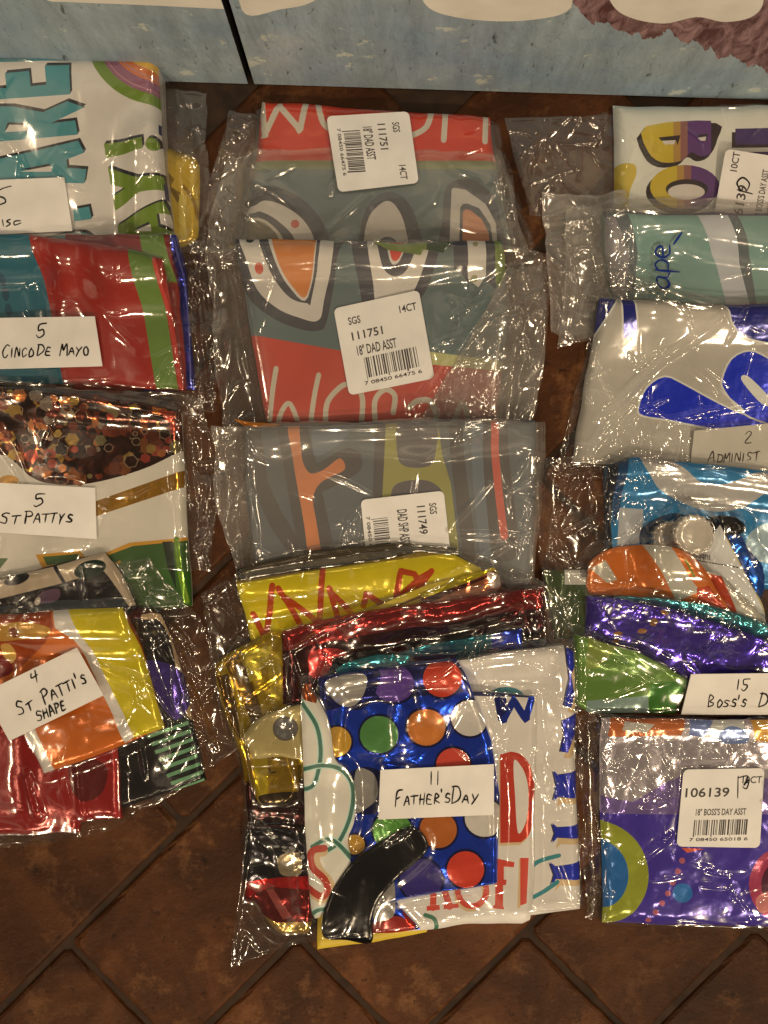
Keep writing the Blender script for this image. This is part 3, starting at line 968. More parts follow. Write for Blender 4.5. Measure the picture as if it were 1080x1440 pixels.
# ------------------------------------------------------------------ painted board wall at the back
WY0, WSL = 108.0, 0.0306
def wall_pt(px, py):
    k = (WY0 + WSL * 540 - 720) / ((py - 720) - WSL * (px - 540))
    return 540 + (px - 540) * k, H * (1 - k)
def wall_paint():
    m = bpy.data.materials.new('weathered_blue_paint')
    nt, b = nodes_of(m)
    L = nt.links.new
    tc = N(nt, 'ShaderNodeTexCoord')
    mp = N(nt, 'ShaderNodeMapping'); mp.inputs['Scale'].default_value = (1, 1, 0.3)
    mp.inputs['Rotation'].default_value = (0, 0.25, 0)
    L(tc.outputs['Object'], mp.inputs['Vector'])
    n1 = N(nt, 'ShaderNodeTexNoise', Scale=9.0, Detail=6.0, Roughness=.6)
    n2 = N(nt, 'ShaderNodeTexNoise', Scale=230.0, Detail=3.0, Roughness=.55); n2.inputs['Distortion'].default_value = 0.6
    n3 = N(nt, 'ShaderNodeTexNoise', Scale=34.0, Detail=6.0, Roughness=.7)
    L(tc.outputs['Object'], n1.inputs['Vector']); L(mp.outputs['Vector'], n2.inputs['Vector']); L(tc.outputs['Object'], n3.inputs['Vector'])
    r1 = N(nt, 'ShaderNodeValToRGB')
    r1.color_ramp.elements[0].position = .35; r1.color_ramp.elements[0].color = alb((110, 122, 127), .9) + (1,)
    r1.color_ramp.elements[1].position = .7; r1.color_ramp.elements[1].color = alb((144, 146, 136), .95) + (1,)
    L(n1.outputs['Fac'], r1.inputs['Fac'])
    r2 = N(nt, 'ShaderNodeValToRGB')
    r2.color_ramp.elements[0].position = .27; r2.color_ramp.elements[0].color = (0.2, 0.19, .17, 1)
    r2.color_ramp.elements[1].position = .36; r2.color_ramp.elements[1].color = (1, 1, 1, 1)
    L(n2.outputs['Fac'], r2.inputs['Fac'])
    mx = N(nt, 'ShaderNodeMixRGB', blend_type='MULTIPLY'); mx.inputs['Fac'].default_value = .9
    L(r1.outputs['Color'], mx.inputs['Color1']); L(r2.outputs['Color'], mx.inputs['Color2'])
    r3 = N(nt, 'ShaderNodeValToRGB')
    r3.color_ramp.elements[0].position = .62; r3.color_ramp.elements[0].color = (0, 0, 0, 1)
    r3.color_ramp.elements[1].position = .66; r3.color_ramp.elements[1].color = (1, 1, 1, 1)
    L(n3.outputs['Fac'], r3.inputs['Fac'])
    n4 = N(nt, 'ShaderNodeTexNoise', Scale=70.0, Detail=5.0, Roughness=.7)
    mp4 = N(nt, 'ShaderNodeMapping'); mp4.inputs['Scale'].default_value = (1, 1, .14); mp4.inputs['Rotation'].default_value = (0, -.2, 0)
    L(tc.outputs['Object'], mp4.inputs['Vector']); L(mp4.outputs['Vector'], n4.inputs['Vector'])
    r4 = N(nt, 'ShaderNodeMapRange'); r4.inputs['From Min'].default_value = .3; r4.inputs['From Max'].default_value = .7; r4.inputs['To Min'].default_value = .74; r4.inputs['To Max'].default_value = 1.2
    L(n4.outputs['Fac'], r4.inputs['Value'])
    v4 = N(nt, 'ShaderNodeVectorMath', operation='SCALE'); L(mx.outputs['Color'], v4.inputs[0]); L(r4.outputs['Result'], v4.inputs['Scale'])
    m3 = N(nt, 'ShaderNodeMixRGB'); m3.inputs['Color2'].default_value = alb((184, 176, 146), 1.0) + (1,)
    s3 = N(nt, 'ShaderNodeMath', operation='MULTIPLY'); s3.inputs[1].default_value = .55
    L(r3.outputs['Color'], s3.inputs[0]); L(s3.outputs[0], m3.inputs['Fac']); L(v4.outputs['Vector'], m3.inputs['Color1'])
    L(m3.outputs['Color'], b.inputs['Base Color'])
    b.inputs['Roughness'].default_value = .5
    bp = N(nt, 'ShaderNodeBump'); bp.inputs['Strength'].default_value = .6; bp.inputs['Distance'].default_value = .002
    ad = N(nt, 'ShaderNodeMath', operation='ADD'); L(n2.outputs['Fac'], ad.inputs[0]); L(n4.outputs['Fac'], ad.inputs[1])
    L(ad.outputs[0], bp.inputs['Height']); L(bp.outputs['Normal'], b.inputs['Normal'])
    return m
def maroon_paint():
    m = bpy.data.materials.new('maroon_brush_paint')
    nt, b = nodes_of(m)
    L = nt.links.new
    tc = N(nt, 'ShaderNodeTexCoord')
    n2 = N(nt, 'ShaderNodeTexNoise', Scale=110.0, Detail=4.0, Roughness=.7); n2.inputs['Distortion'].default_value = 1.2
    mp = N(nt, 'ShaderNodeMapping'); mp.inputs['Scale'].default_value = (1, 1, .35); mp.inputs['Rotation'].default_value = (0, .5, 0)
    L(tc.outputs['Object'], mp.inputs['Vector']); L(mp.outputs['Vector'], n2.inputs['Vector'])
    r = N(nt, 'ShaderNodeValToRGB')
    r.color_ramp.elements[0].position = .38; r.color_ramp.elements[0].color = alb((74, 36, 34), .8) + (1,)
    r.color_ramp.elements[1].position = .66; r.color_ramp.elements[1].color = alb((150, 112, 104), .8) + (1,)
    L(n2.outputs['Fac'], r.inputs['Fac']); L(r.outputs['Color'], b.inputs['Base Color'])
    b.inputs['Roughness'].default_value = .6
    return m
def wall_panel(label, x0, x1, shapes, tilt=0.0):
    """an upright board standing on the floor; its painted shapes are inset areas of its face"""
    ztop = 330.0
    V, E = [], []
    def loop(p):
        i = len(V); V.extend(p); E.extend([(i + k, i + (k + 1) % len(p)) for k in range(len(p))])
    rect = resample(P(x0, 1.0, x1, 1.0, x1, ztop, x0, ztop), 24)
    loop(rect)
    ts = []
    for mi, pts in shapes:
        q = [(min(max(a, x0 + .5), x1 - .5), min(b, ztop - 1)) for a, b in pts]
        loop(q); ts.append((mi, q))
    res = delaunay_2d_cdt([Vector(p) for p in V], E, [], 0, 1e-4, False)
    vo = np.array([(p[0], p[1]) for p in res[0]]); fo = np.array(res[2])
    cen = vo[fo].mean(axis=1)
    k = in_poly(cen[:, 0], cen[:, 1], rect)
    fo, cen = fo[k], cen[k]
    A2 = (vo[fo[:, 1]] - vo[fo[:, 0]]); B2 = (vo[fo[:, 2]] - vo[fo[:, 0]])
    ar = A2[:, 0] * B2[:, 1] - A2[:, 1] * B2[:, 0]
    fo = fo[np.abs(ar) > 1e-7]; cen = cen[np.abs(ar) > 1e-7]; ar = ar[np.abs(ar) > 1e-7]
    fo[ar < 0] = fo[ar < 0][:, ::-1]
    mi = np.zeros(len(fo), int)
    for c, q in ts:
        mi[in_poly(cen[:, 0], cen[:, 1], q)] = c
    n = len(vo)
    xs = list(vo[:, 0]); zs = list(vo[:, 1]); ys = [WY0 + WSL * x for x in xs]
    fc = [tuple(int(i) for i in f) for f in fo]; ml = list(mi)
    # returns and back
    th = 46.0
    c0 = len(xs)
    for dy in (0.0, -th):
        for (x, z) in ((x0, 1.0), (x1, 1.0), (x1, ztop), (x0, ztop)):
            xs.append(x); zs.append(z); ys.append(WY0 + WSL * x + dy)
    for i in range(4):
        j = (i + 1) % 4
        fc.append((c0 + i, c0 + 4 + i, c0 + 4 + j, c0 + j)); ml.append(3)
    fc.append((c0 + 7, c0 + 6, c0 + 5, c0 + 4)); ml.append(3)
    o = mesh_obj('wall_panel', w3(xs, ys, zs), fc, [WP, ink((224, 206, 178), 'paper'), MP, plain('board_edge', (0.012, 0.012, 0.013), .6)], ml, smooth=False)
    tag(o, label, 'wall panel', 'painted wall panels')
    return o
WP, MP = wall_paint(), maroon_paint()
def wsh(*v, curve=True):
    p = [wall_pt(a, b) for a, b in P(*v)]
    return sm(p, 6) if curve else p
def blob(xa, xb, zb, rise=60):
    """rounded cream letter foot: flat-ish bottom at height zb"""
    return sm(P(xa, zb + 26, xa + 14, zb + 6, xa + 46, zb + 1, (xa + xb) / 2, zb, xb - 46, zb + 1, xb - 12, zb + 8, xb, zb + 30, xb - 4, zb + rise, (xa + xb) / 2, zb + rise + 30, xa + 4, zb + rise), 6)
jag = []
_r = random.Random(3)
for i in range(150):
    t = i / 149
    x = 795 + 330 * t
    y = np.interp(x, [795, 830, 870, 900, 960, 1000, 1045, 1080, 1125], [4, 24, 40, 46, 54, 68, 90, 104, 112])
    n = float(vnoise(np.array(x), np.array(0.0), 22.0, 3.3) * 9 + vnoise(np.array(x), np.array(0.0), 8.0, 9.1) * 6) + _r.uniform(-2.5, 2.5)
    jag.append(wall_pt(x + _r.uniform(-1.5, 1.5) + n * .25, y + n))
jag += [(1500, 60), (1500, 250), (790, 250)]
wall_panel('weathered blue painted wall panel left of the dark vertical gap', -420, 349,
           [(1, wsh(60, -20, 66, 0, 100, 3, 200, 7, 300, 12, 326, 13, 340, 10, 340, -120, 60, -120))])
wall_panel('weathered blue painted wall panel with cream shapes and maroon brushwork', 358, 1500,
           [(1, wsh(340, 14, 395, 13, 440, 2, 470, -30, 440, -120, 340, -120)),
            (2, jag),
            (1, wsh(592, -20, 602, 10, 640, 24, 700, 30, 755, 27, 795, 17, 806, -10, 800, -120, 600, -120)),
            (1, wsh(852, -30, 862, 8, 890, 26, 935, 33, 980, 24, 1020, 31, 1060, 22, 1075, -10, 1065, -120, 860, -120))])
WHITE = (206, 190, 168)
CREAM = (196, 178, 150)
BLK = (24, 22, 24)

# ================================================================== LEFT COLUMN
TEAL = (62, 128, 126); OLV = (104, 124, 34); NAVY = (36, 42, 72)
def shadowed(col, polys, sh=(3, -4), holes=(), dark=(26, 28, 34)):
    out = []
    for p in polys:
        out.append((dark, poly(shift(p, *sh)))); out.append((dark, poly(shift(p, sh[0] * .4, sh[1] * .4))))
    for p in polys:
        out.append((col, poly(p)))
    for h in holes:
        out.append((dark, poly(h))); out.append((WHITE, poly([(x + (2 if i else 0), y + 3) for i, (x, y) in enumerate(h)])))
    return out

def left_top():
    b = Bag(P(-70, 100, 120, 98, 286, 120), P(286, 118, 288, 220, 284, 350), P(-70, 352, 150, 350, 284, 350), P(-70, 92, -70, 352), z=16)
    balloon('crumpled gold yellow balloon poking out beside the white lettered one', sm(P(215, 212, 250, 211, 272, 219, 280, 236, 279, 300, 272, 338, 215, 338), 3), (196, 156, 52),
            [((120, 88, 30), poly(P(232, 238, 246, 252, 240, 262, 255, 272, 250, 286, 236, 262))), ((150, 112, 36), strk(P(258, 262, 272, 282, 277, 305), 5)),  # dark creases: fold shade painted into the gold
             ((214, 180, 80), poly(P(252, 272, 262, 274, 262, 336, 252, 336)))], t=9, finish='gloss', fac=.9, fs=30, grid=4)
    E = P(-90, 148, 102, 137, 102, 98, 68, 99, 69, 124, 47, 126, 46, 106, 12, 109, 13, 128, -90, 134)
    R = P(-90, 153, 20, 152, 62, 160, 97, 146, 121, 154, 100, 163, 72, 175, 107, 171, 110, 190, -90, 205)
    A = P(-90, 240, 110, 198, 118, 214, 92, 223, 93, 234, 120, 236, 116, 255, -90, 249)
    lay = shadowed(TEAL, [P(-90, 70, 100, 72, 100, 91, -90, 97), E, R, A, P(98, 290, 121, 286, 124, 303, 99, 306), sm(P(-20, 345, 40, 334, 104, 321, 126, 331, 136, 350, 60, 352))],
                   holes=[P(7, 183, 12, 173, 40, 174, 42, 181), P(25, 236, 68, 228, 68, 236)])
    for r0, c in ((98, OLV), (83, (140, 82, 98)), (66, (196, 104, 52)), (52, (206, 156, 66)), (39, (92, 96, 112)), (31, WHITE)):
        lay.append((c, poly(ell(222, 52, r0, n=48))))
        if r0 in (83, 66):
            lay.append(((176, 120, 118), strk([(222 + (r0 - 5) * math.cos(a), 52 + (r0 - 5) * math.sin(a)) for a in np.linspace(1.2, 3.0, 14)], 1.6, False)))
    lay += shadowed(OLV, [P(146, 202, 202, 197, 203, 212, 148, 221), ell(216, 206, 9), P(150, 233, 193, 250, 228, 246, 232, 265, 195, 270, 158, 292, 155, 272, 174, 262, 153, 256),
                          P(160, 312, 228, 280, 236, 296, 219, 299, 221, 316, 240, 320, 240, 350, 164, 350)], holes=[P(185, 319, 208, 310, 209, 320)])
    for q in (P(222, 174, 230, 172, 230, 190, 223, 188), P(228, 256, 244, 254, 236, 280, 230, 276), P(233, 284, 250, 286, 250, 306, 237, 304)):
        lay.append((NAVY, poly(q)))
    balloon('white folded balloon with teal and green capitals and a rainbow corner', P(-90, 80, 60, 80, 222, 84, 224, 150, 228, 230, 243, 346, -90, 346), WHITE, lay, t=15, lo=1.0, edge=6, tilt=(330, 100, 20, 10))
    q = P(-60, 257, 92, 251, 101, 324, -60, 331)
    bag = b.close('clear bag over the white balloon with the rainbow corner', haze=.008, amp=.5, zones=[(255, 160, 40, 1.6), (262, 200, 25, 1.4), (240, 250, 30, .6)], calm=[q],
                  creases=[(238, 128, 246, 160, 1.5, 2.5), (264, 172, 272, 222, 2.2, 3), (225, 100, 236, 330, 1.0, 3)])
    st = [P(17, 263, 6, 266, -3, 271, -4, 276, 6, 279, 8, 285, -3, 289), P(3, 309, 4, 317), P(14, 308, 9, 311, 14, 314, 8, 318), P(28, 310, 20, 311, 20, 316, 29, 313)]
    note('small white note card ending in isc on the white lettered balloon', q, st, 2.8)

def left_second():
    b = Bag(P(-70, 338, 120, 334, 284, 336), P(284, 336, 302, 440, 298, 576), P(-70, 566, 150, 562, 298, 576), P(-70, 338, -70, 566), z=18)
    balloon('glossy royal blue balloon at the bottom of the red and green stack', P(180, 343, 256, 340, 264, 420, 273, 546, 200, 550), (38, 46, 130), [((120, 120, 190), strk(P(254, 350, 264, 450, 268, 545), 2))], t=5, finish='foil', fac=.5)
    balloon('dark red balloon with a green stripe behind the teal and red one', P(100, 336, 246, 341, 262, 547, 100, 545), (122, 30, 24), [((96, 118, 44), poly(P(205, 338, 238, 341, 252, 400, 240, 400, 212, 372)))], t=4)
    lay = [((36, 92, 100), poly(P(-90, 320, 48, 326, 58, 385, 70, 440, 89, 545, -90, 545))), ((96, 118, 48), poly(P(190, 355, 224, 366, 252, 552, 221, 550))), ((186, 60, 46), strk(P(227, 375, 244, 470, 256, 546), 5))]
    lay += [((24, 66, 78), poly(ell(*e))) for e in ((1, 392, 4.5, 9, -10), (5, 412, 5, 10, -10), (9, 434, 5, 9, -10))]
    balloon('flat folded balloon in teal, red and green blocks', P(-90, 333, 48, 336, 190, 360, 236, 374, 258, 549, 150, 541, -90, 531), (150, 34, 24), lay, t=5, lo=.9, creases=[(120, 400, 200, 520, .6, 8)])
    q = P(-60, 447, 135, 446, 146, 516, -60, 520)
    b.close('clear bag over the teal, red and green balloon', haze=.008, amp=.5, zones=[(282, 380, 28, 2), (286, 470, 28, 2), (276, 340, 22, 1.5), (288, 540, 24, 1.8), (240, 556, 30, 1.0)], calm=[q],
            creases=[(-30, 538, 100, 545, 180, 550, 1.5, 4), (262, 345, 284, 470, 1.8, 3), (130, 430, 190, 490, .7, 4), (274, 430, 288, 556, 2, 2.5)])
    note('white note card reading 5 Cinco de Mayo', q, hand('5', 50, 474, 20, 18) + hand('Cinco', 2, 502, 20, 12.5) + hand('De', 52, 500, 17, 13) + hand('Mayo', 85, 500, 19, 13), 2.9)

def left_third():
    b = Bag(P(-70, 540, 120, 546, 280, 556), P(280, 556, 300, 660, 290, 806), P(-70, 812, 120, 806, 290, 806), P(-70, 540, -70, 812), z=20)
    GL = (60, 26, 16)
    curve = sm(P(-90, 640, 0, 640, 15, 643, 40, 668, 70, 680, 125, 680, 200, 660, 258, 632), 5, False)
    lay = [(GL, poly([(-90, 500), (280, 500)] + curve[::-1]), 'foil')]
    rg = random.Random(21)
    pal = [(176, 132, 60), (180, 70, 46), (168, 140, 112), (140, 62, 36), (96, 40, 26), (150, 84, 40), (112, 52, 28), (40, 18, 14), (40, 18, 14), (84, 40, 24), (62, 28, 18), (150, 128, 80), (130, 60, 34), (206, 120, 60)]
    cv = np.array(curve)
    n = 0
    while n < 300:
        x, y = rg.uniform(-20, 256), rg.uniform(552, 680)
        if y > np.interp(x, cv[:, 0], cv[:, 1]) - 7 or y < 548 + (x * .09):
            continue
        r0 = rg.uniform(4, 11.5); a = rg.uniform(0, 60)
        hx = lambda rr: [(x + rr * math.cos(math.radians(a + 60 * k)), y + rr * math.sin(math.radians(a + 60 * k)) * .92) for k in range(6)]
        if rg.random() < .12:
            lay.append((rg.choice([(176, 140, 104), (150, 96, 60)]), poly(hx(r0)), 'foil')); lay.append((rg.choice([GL, (40, 18, 14), (96, 46, 26)]), poly(hx(r0 - 1.6)), 'foil'))
        else:
            lay.append((rg.choice(pal), poly(hx(r0)), 'foil'))
        n += 1
    GOLD = (188, 130, 36)
    lay += [(GOLD, poly(P(120, 710, 258, 661, 258, 685, 120, 731)), 'foil'), (GOLD, poly(ell(12, 676, 14, 8)), 'foil'),
            (GOLD, poly(P(140, 781, 182, 763, 262, 756, 266, 762, 185, 768, 148, 783))), ((46, 76, 26), poly(P(146, 783, 186, 768, 266, 760, 272, 865, 140, 865))), ((24, 34, 18), poly(P(228, 762, 242, 761, 248, 830, 236, 800))),
            ((160, 196, 70), strk(P(248, 758, 252, 800, 262, 846), 7), 'foil'),
            (GOLD, poly(P(50, 780, 112, 774, 126, 792, 60, 800))), ((56, 84, 34), poly(P(60, 783, 110, 779, 118, 790, 66, 795))), ((56, 84, 34), poly(P(-20, 785, 12, 785, 0, 800, -20, 805))),
            (GOLD, strk(P(168, 790, 150, 800), 3))]
    balloon('white balloon with a brown hexagon glitter top and gold stripe', P(-90, 530, 60, 548, 130, 556, 254, 578, 256, 640, 262, 757, 268, 852, 190, 862, -90, 862), (200, 184, 158), lay, t=9, lo=.8, grid=5)
    q = P(-60, 676, 134, 686, 136, 758, -60, 745)
    b.close('clear bag over the hexagon glitter balloon', haze=.008, amp=.5, zones=[(274, 590, 28, 1.8), (282, 690, 26, 2), (276, 770, 26, 2)], calm=[q],
            creases=[(246, 640, 250, 755, 1.6, 3), (258, 640, 268, 740, 1.8, 2.5), (-20, 552, 90, 556, 180, 572, 1.2, 4), (262, 560, 272, 640, 2, 3), (60, 775, 140, 765, 1, 4)])
    note('white note card reading 5 St Pattys on the hexagon glitter balloon', q, hand('5', 46, 711, 20, 20) + hand('St', 0, 736, 17, 17) + hand('Pattys', 34, 735, 19, 14.5), 2.9)

def left_fourth():
    b = Bag(P(-70, 806, 80, 800, 205, 786), P(205, 782, 284, 890, 336, 1056), P(-70, 1200, 130, 1182, 336, 1056), P(-70, 806, -70, 1200), z=16)
    lay = [((58, 16, 16), poly(P(176, 850, 222, 850, 218, 866, 178, 870))), ((170, 138, 100), strk(P(206, 866, 228, 868, 244, 905, 254, 955, 264, 1000, 276, 1014), 8)),
           ((88, 66, 136), poly(sm(P(204, 930, 240, 935, 266, 960, 268, 985, 252, 1012, 232, 1000, 216, 965))), 'foil'), ((22, 26, 22), poly(P(206, 1030, 262, 1006, 290, 1096, 250, 1110, 226, 1070)))]
    for i in range(8):
        y = 1022 + i * 11
        lay.append(((110, 150, 104), poly(P(206 + i * 5.5, y + 12, 264 + i * 3.2, y - 8 + i * .6, 265 + i * 3.2, y - 3 + i * .6, 208 + i * 5.5, y + 17))))
    balloon('black costume shaped balloon with purple patch and green striped leg', P(60, 862, 185, 850, 226, 860, 246, 915, 264, 975, 268, 1010, 290, 1098, 250, 1112, 205, 1127, 170, 1138, 60, 1120), (24, 20, 20), lay, t=6, finish='gloss', fac=.6, fs=30, grid=4)
    balloon('wrinkled shiny red balloon under the orange and yellow one', P(-90, 1005, 60, 1020, 165, 1040, 171, 1152, 112, 1157, 109, 1173, 0, 1177, -90, 1182), (136, 20, 18),
            [((84, 12, 12), smp(104, 1060, 150, 1075, 146, 1112, 118, 1125, 100, 1100)), ((180, 44, 40), poly(P(160, 1046, 165, 1046, 170, 1150, 163, 1150)))], t=8, finish='gloss', fac=.7, fs=80, stretch=2, grid=4, creases=[(36, 1095, 54, 1150, 2.2, 5), (-10, 1135, 60, 1142, 1.2, 6), (110, 1050, 118, 1160, 1.5, 5)])
    lay = [((176, 150, 118), poly(P(-90, 846, 0, 813, 75, 797, 148, 776, 168, 803, 192, 850, 184, 852, 155, 812, 148, 803, 80, 822, 0, 842, -90, 868))), (BLK, poly(ell(25, 814, 18, 8, -16))), (BLK, strk(P(78, 797, 92, 820), 5)), ((34, 46, 34), poly(ell(128, 800, 23, 12, -16))),
           ((96, 66, 78), poly(sm(P(50, 848, 62, 832, 84, 828, 82, 844)))), ((190, 170, 140), poly(ell(55, 845, 4, 6, 20)))]
    balloon('black balloon with a cream band along its upper edge', P(-90, 842, 0, 812, 75, 796, 148, 777, 168, 802, 194, 852, 160, 880, -90, 890), (26, 22, 22), lay, t=8, finish='gloss', fac=.4, fs=40)
    lay = [((198, 172, 24), poly(P(98, 850, 178, 850, 192, 892, 232, 1024, 188, 1038, 148, 955, 118, 892))), (WHITE, poly(P(80, 850, 100, 850, 120, 892, 150, 955, 189, 1036, 177, 1044, 144, 975, 108, 896, 86, 880))),
           (WHITE, poly(P(36, 1028, 52, 1022, 80, 1082, 64, 1090))), ((150, 60, 20), poly(P(-90, 860, 78, 857, 84, 878, 70, 900, 20, 945, -90, 960))), ((178, 128, 50), smp(0, 880, 40, 872, 78, 880, 70, 893, 30, 898, 2, 900)), ((120, 56, 22), smp(20, 884, 30, 880, 34, 892, 24, 894)), ((196, 150, 70), smp(0, 910, 14, 905, 20, 925, 8, 935)), ((120, 18, 14), smp(-60, 915, 2, 925, 10, 950, -60, 962))]
    balloon('folded balloon in orange, white and yellow bands under a tilted note', P(-90, 868, 80, 858, 178, 851, 192, 892, 230, 1025, 165, 1050, 65, 1086, 30, 1025, -90, 1010), (200, 98, 30), lay, t=7, finish='gloss', fac=.6, fs=46, lo=1.0, creases=[(135, 935, 205, 965, 1.2, 4), (205, 965, 236, 1010, 1, 4)])
    q = P(-25, 975, 107, 911, 147, 977, 15, 1041)
    b.close('clear crinkled bag over the orange and yellow balloon', haze=.008, amp=.7, zones=[(240, 870, 44, 1.8), (276, 960, 42, 1.8), (280, 1040, 40, 1.8), (20, 890, 30, 1), (190, 800, 30, 1.2)], calm=[q],
            creases=[(208, 845, 270, 920, 2, 2.5), (215, 960, 240, 1010, 275, 1030, 325, 1050, 2, 2.5), (135, 934, 206, 962, 238, 1012, 1.6, 3), (255, 940, 300, 1060, 1.6, 2.5), (37, 1090, 54, 1148, 2.2, 4), (190, 1040, 200, 1100, 1.5, 2), (235, 890, 262, 945, 1.5, 2.5), (60, 870, -10, 866, 1.4, 3)])
    st = hand('4', 44, 962, 17, 16, -27) + hand('St', 27, 1008, 20, 16, -28) + hand("Patti's", 62, 990, 21, 14.5, -27, .68) + hand('SHAPE', 54, 1014, 14, 11.5, -24, 1.0)
    note("tilted white note card reading 4 St Patti's Shape", q, st, 3.0)

# ================================================================== MIDDLE COLUMN
RED = (196, 56, 30); DK = (66, 63, 66); SLT = (94, 105, 98); DUSTY = (188, 66, 48); ORG = (206, 118, 48)
SGS = [('SGS', .14, .22, .085, .14), ('14CT', .74, .21, .085, .2), ('111751', .15, .40, .095, .36), ('18" DAD ASST', .18, .58, .11, .46)]
def mid_first():
    b = Bag(P(318, 146, 480, 150, 704, 166), P(704, 166, 730, 260, 756, 352), P(280, 352, 500, 352, 756, 352), P(318, 146, 294, 240, 280, 352), z=14)
    flap = Bag(P(316, 210, 480, 204, 706, 213), P(706, 213, 726, 270, 748, 350), P(284, 350, 500, 350, 748, 350), P(316, 210, 298, 270, 284, 350), z=16)
    lay = [(RED, poly(P(340, 120, 700, 140, 702, 226, 340, 226))), ((120, 122, 74), poly(P(340, 226, 705, 226, 705, 238, 340, 238)))]
    for q in (P(368, 143, 372, 190, 392, 148, 422, 183, 430, 144), ):
        lay.append((CREAM, strk(q, 8.5, False)))
    for q in (P(446, 140, 453, 170, 463, 181, 478, 186), P(608, 150, 600, 178, 578, 191), P(627, 150, 624, 197), P(684, 155, 682, 199)):
        lay.append((CREAM, strk(q, 8)))
    lay += [(DK, poly(sm(P(330, 290, 352, 268, 385, 262, 425, 280, 452, 310, 465, 345, 460, 370, 335, 370)))), (WHITE, poly(sm(P(345, 300, 360, 288, 374, 282, 400, 290, 427, 310, 442, 338, 440, 370, 340, 370)))),
            (DK, poly(sm(P(340, 308, 358, 299, 368, 298, 390, 310, 414, 336, 412, 370, 338, 370)))), (CREAM, poly(sm(P(340, 312, 358, 306, 377, 312, 398, 336, 396, 370, 338, 370)))), ((110, 96, 68), poly(sm(P(340, 316, 358, 310, 374, 315, 392, 336, 390, 370, 338, 370)))), ((186, 82, 56), poly(ell(415, 315, 6))),
            (DK, poly(sm(P(503, 370, 506, 330, 513, 297, 530, 275, 550, 270, 570, 280, 587, 313, 592, 370)))), (WHITE, poly(sm(P(510, 370, 512, 335, 520, 303, 541, 283, 557, 290, 570, 320, 572, 370)))), (DK, poly(ell(545, 342, 13, 9))), ((40, 36, 40), poly(ell(500, 344, 10, 7))),
            (DK, poly(sm(P(620, 370, 622, 310, 625, 273, 634, 257, 660, 252, 690, 270, 702, 300, 708, 370)))), (WHITE, poly(P(631, 370, 635, 267, 638, 264, 655, 267, 683, 287, 697, 313, 702, 370))), (DK, poly(P(645, 370, 647, 292, 651, 287, 657, 286, 674, 293, 690, 317, 697, 370))), ((206, 126, 78), poly(P(650, 370, 651, 298, 655, 294, 662, 296, 677, 308, 687, 327, 692, 370)))]
    balloon('slate green balloon with a bright red top band showing white letters, behind a sideways label', P(367, 138, 450, 143, 690, 160, 696, 212, 722, 352, 338, 352, 356, 240, 362, 200), SLT, lay, t=9, lo=.8)
    q = P(459, 164, 575, 156, 589, 257, 476, 271)
    fl = flap.close(None, haze=.14, amp=.2, stretch=3, fil=8, name='folded_flap')
    bag = b.close('clear hazy bag with a sideways 111751 barcode label, just below the wall', haze=.008, amp=.45, zones=[(320, 200, 26, 1), (715, 250, 26, .8), (340, 175, 20, 1.2)], calm=[q], stretch=3,
                  creases=[(295, 250, 320, 330, 1.2, 5), (700, 200, 735, 330, 1.2, 3), (465, 320, 520, 270, .8, 3), (730, 190, 722, 300, 1, 3)])
    fl.parent = bag; fl.location = fl.location - bag.location
    for _k in ('category', 'group'):
        del fl[_k]
    sticker(bag, P(575, 156, 589, 257, 476, 271, 459, 164), SGS, (.22, .82, .62, .82), "7 08450 66475 6")

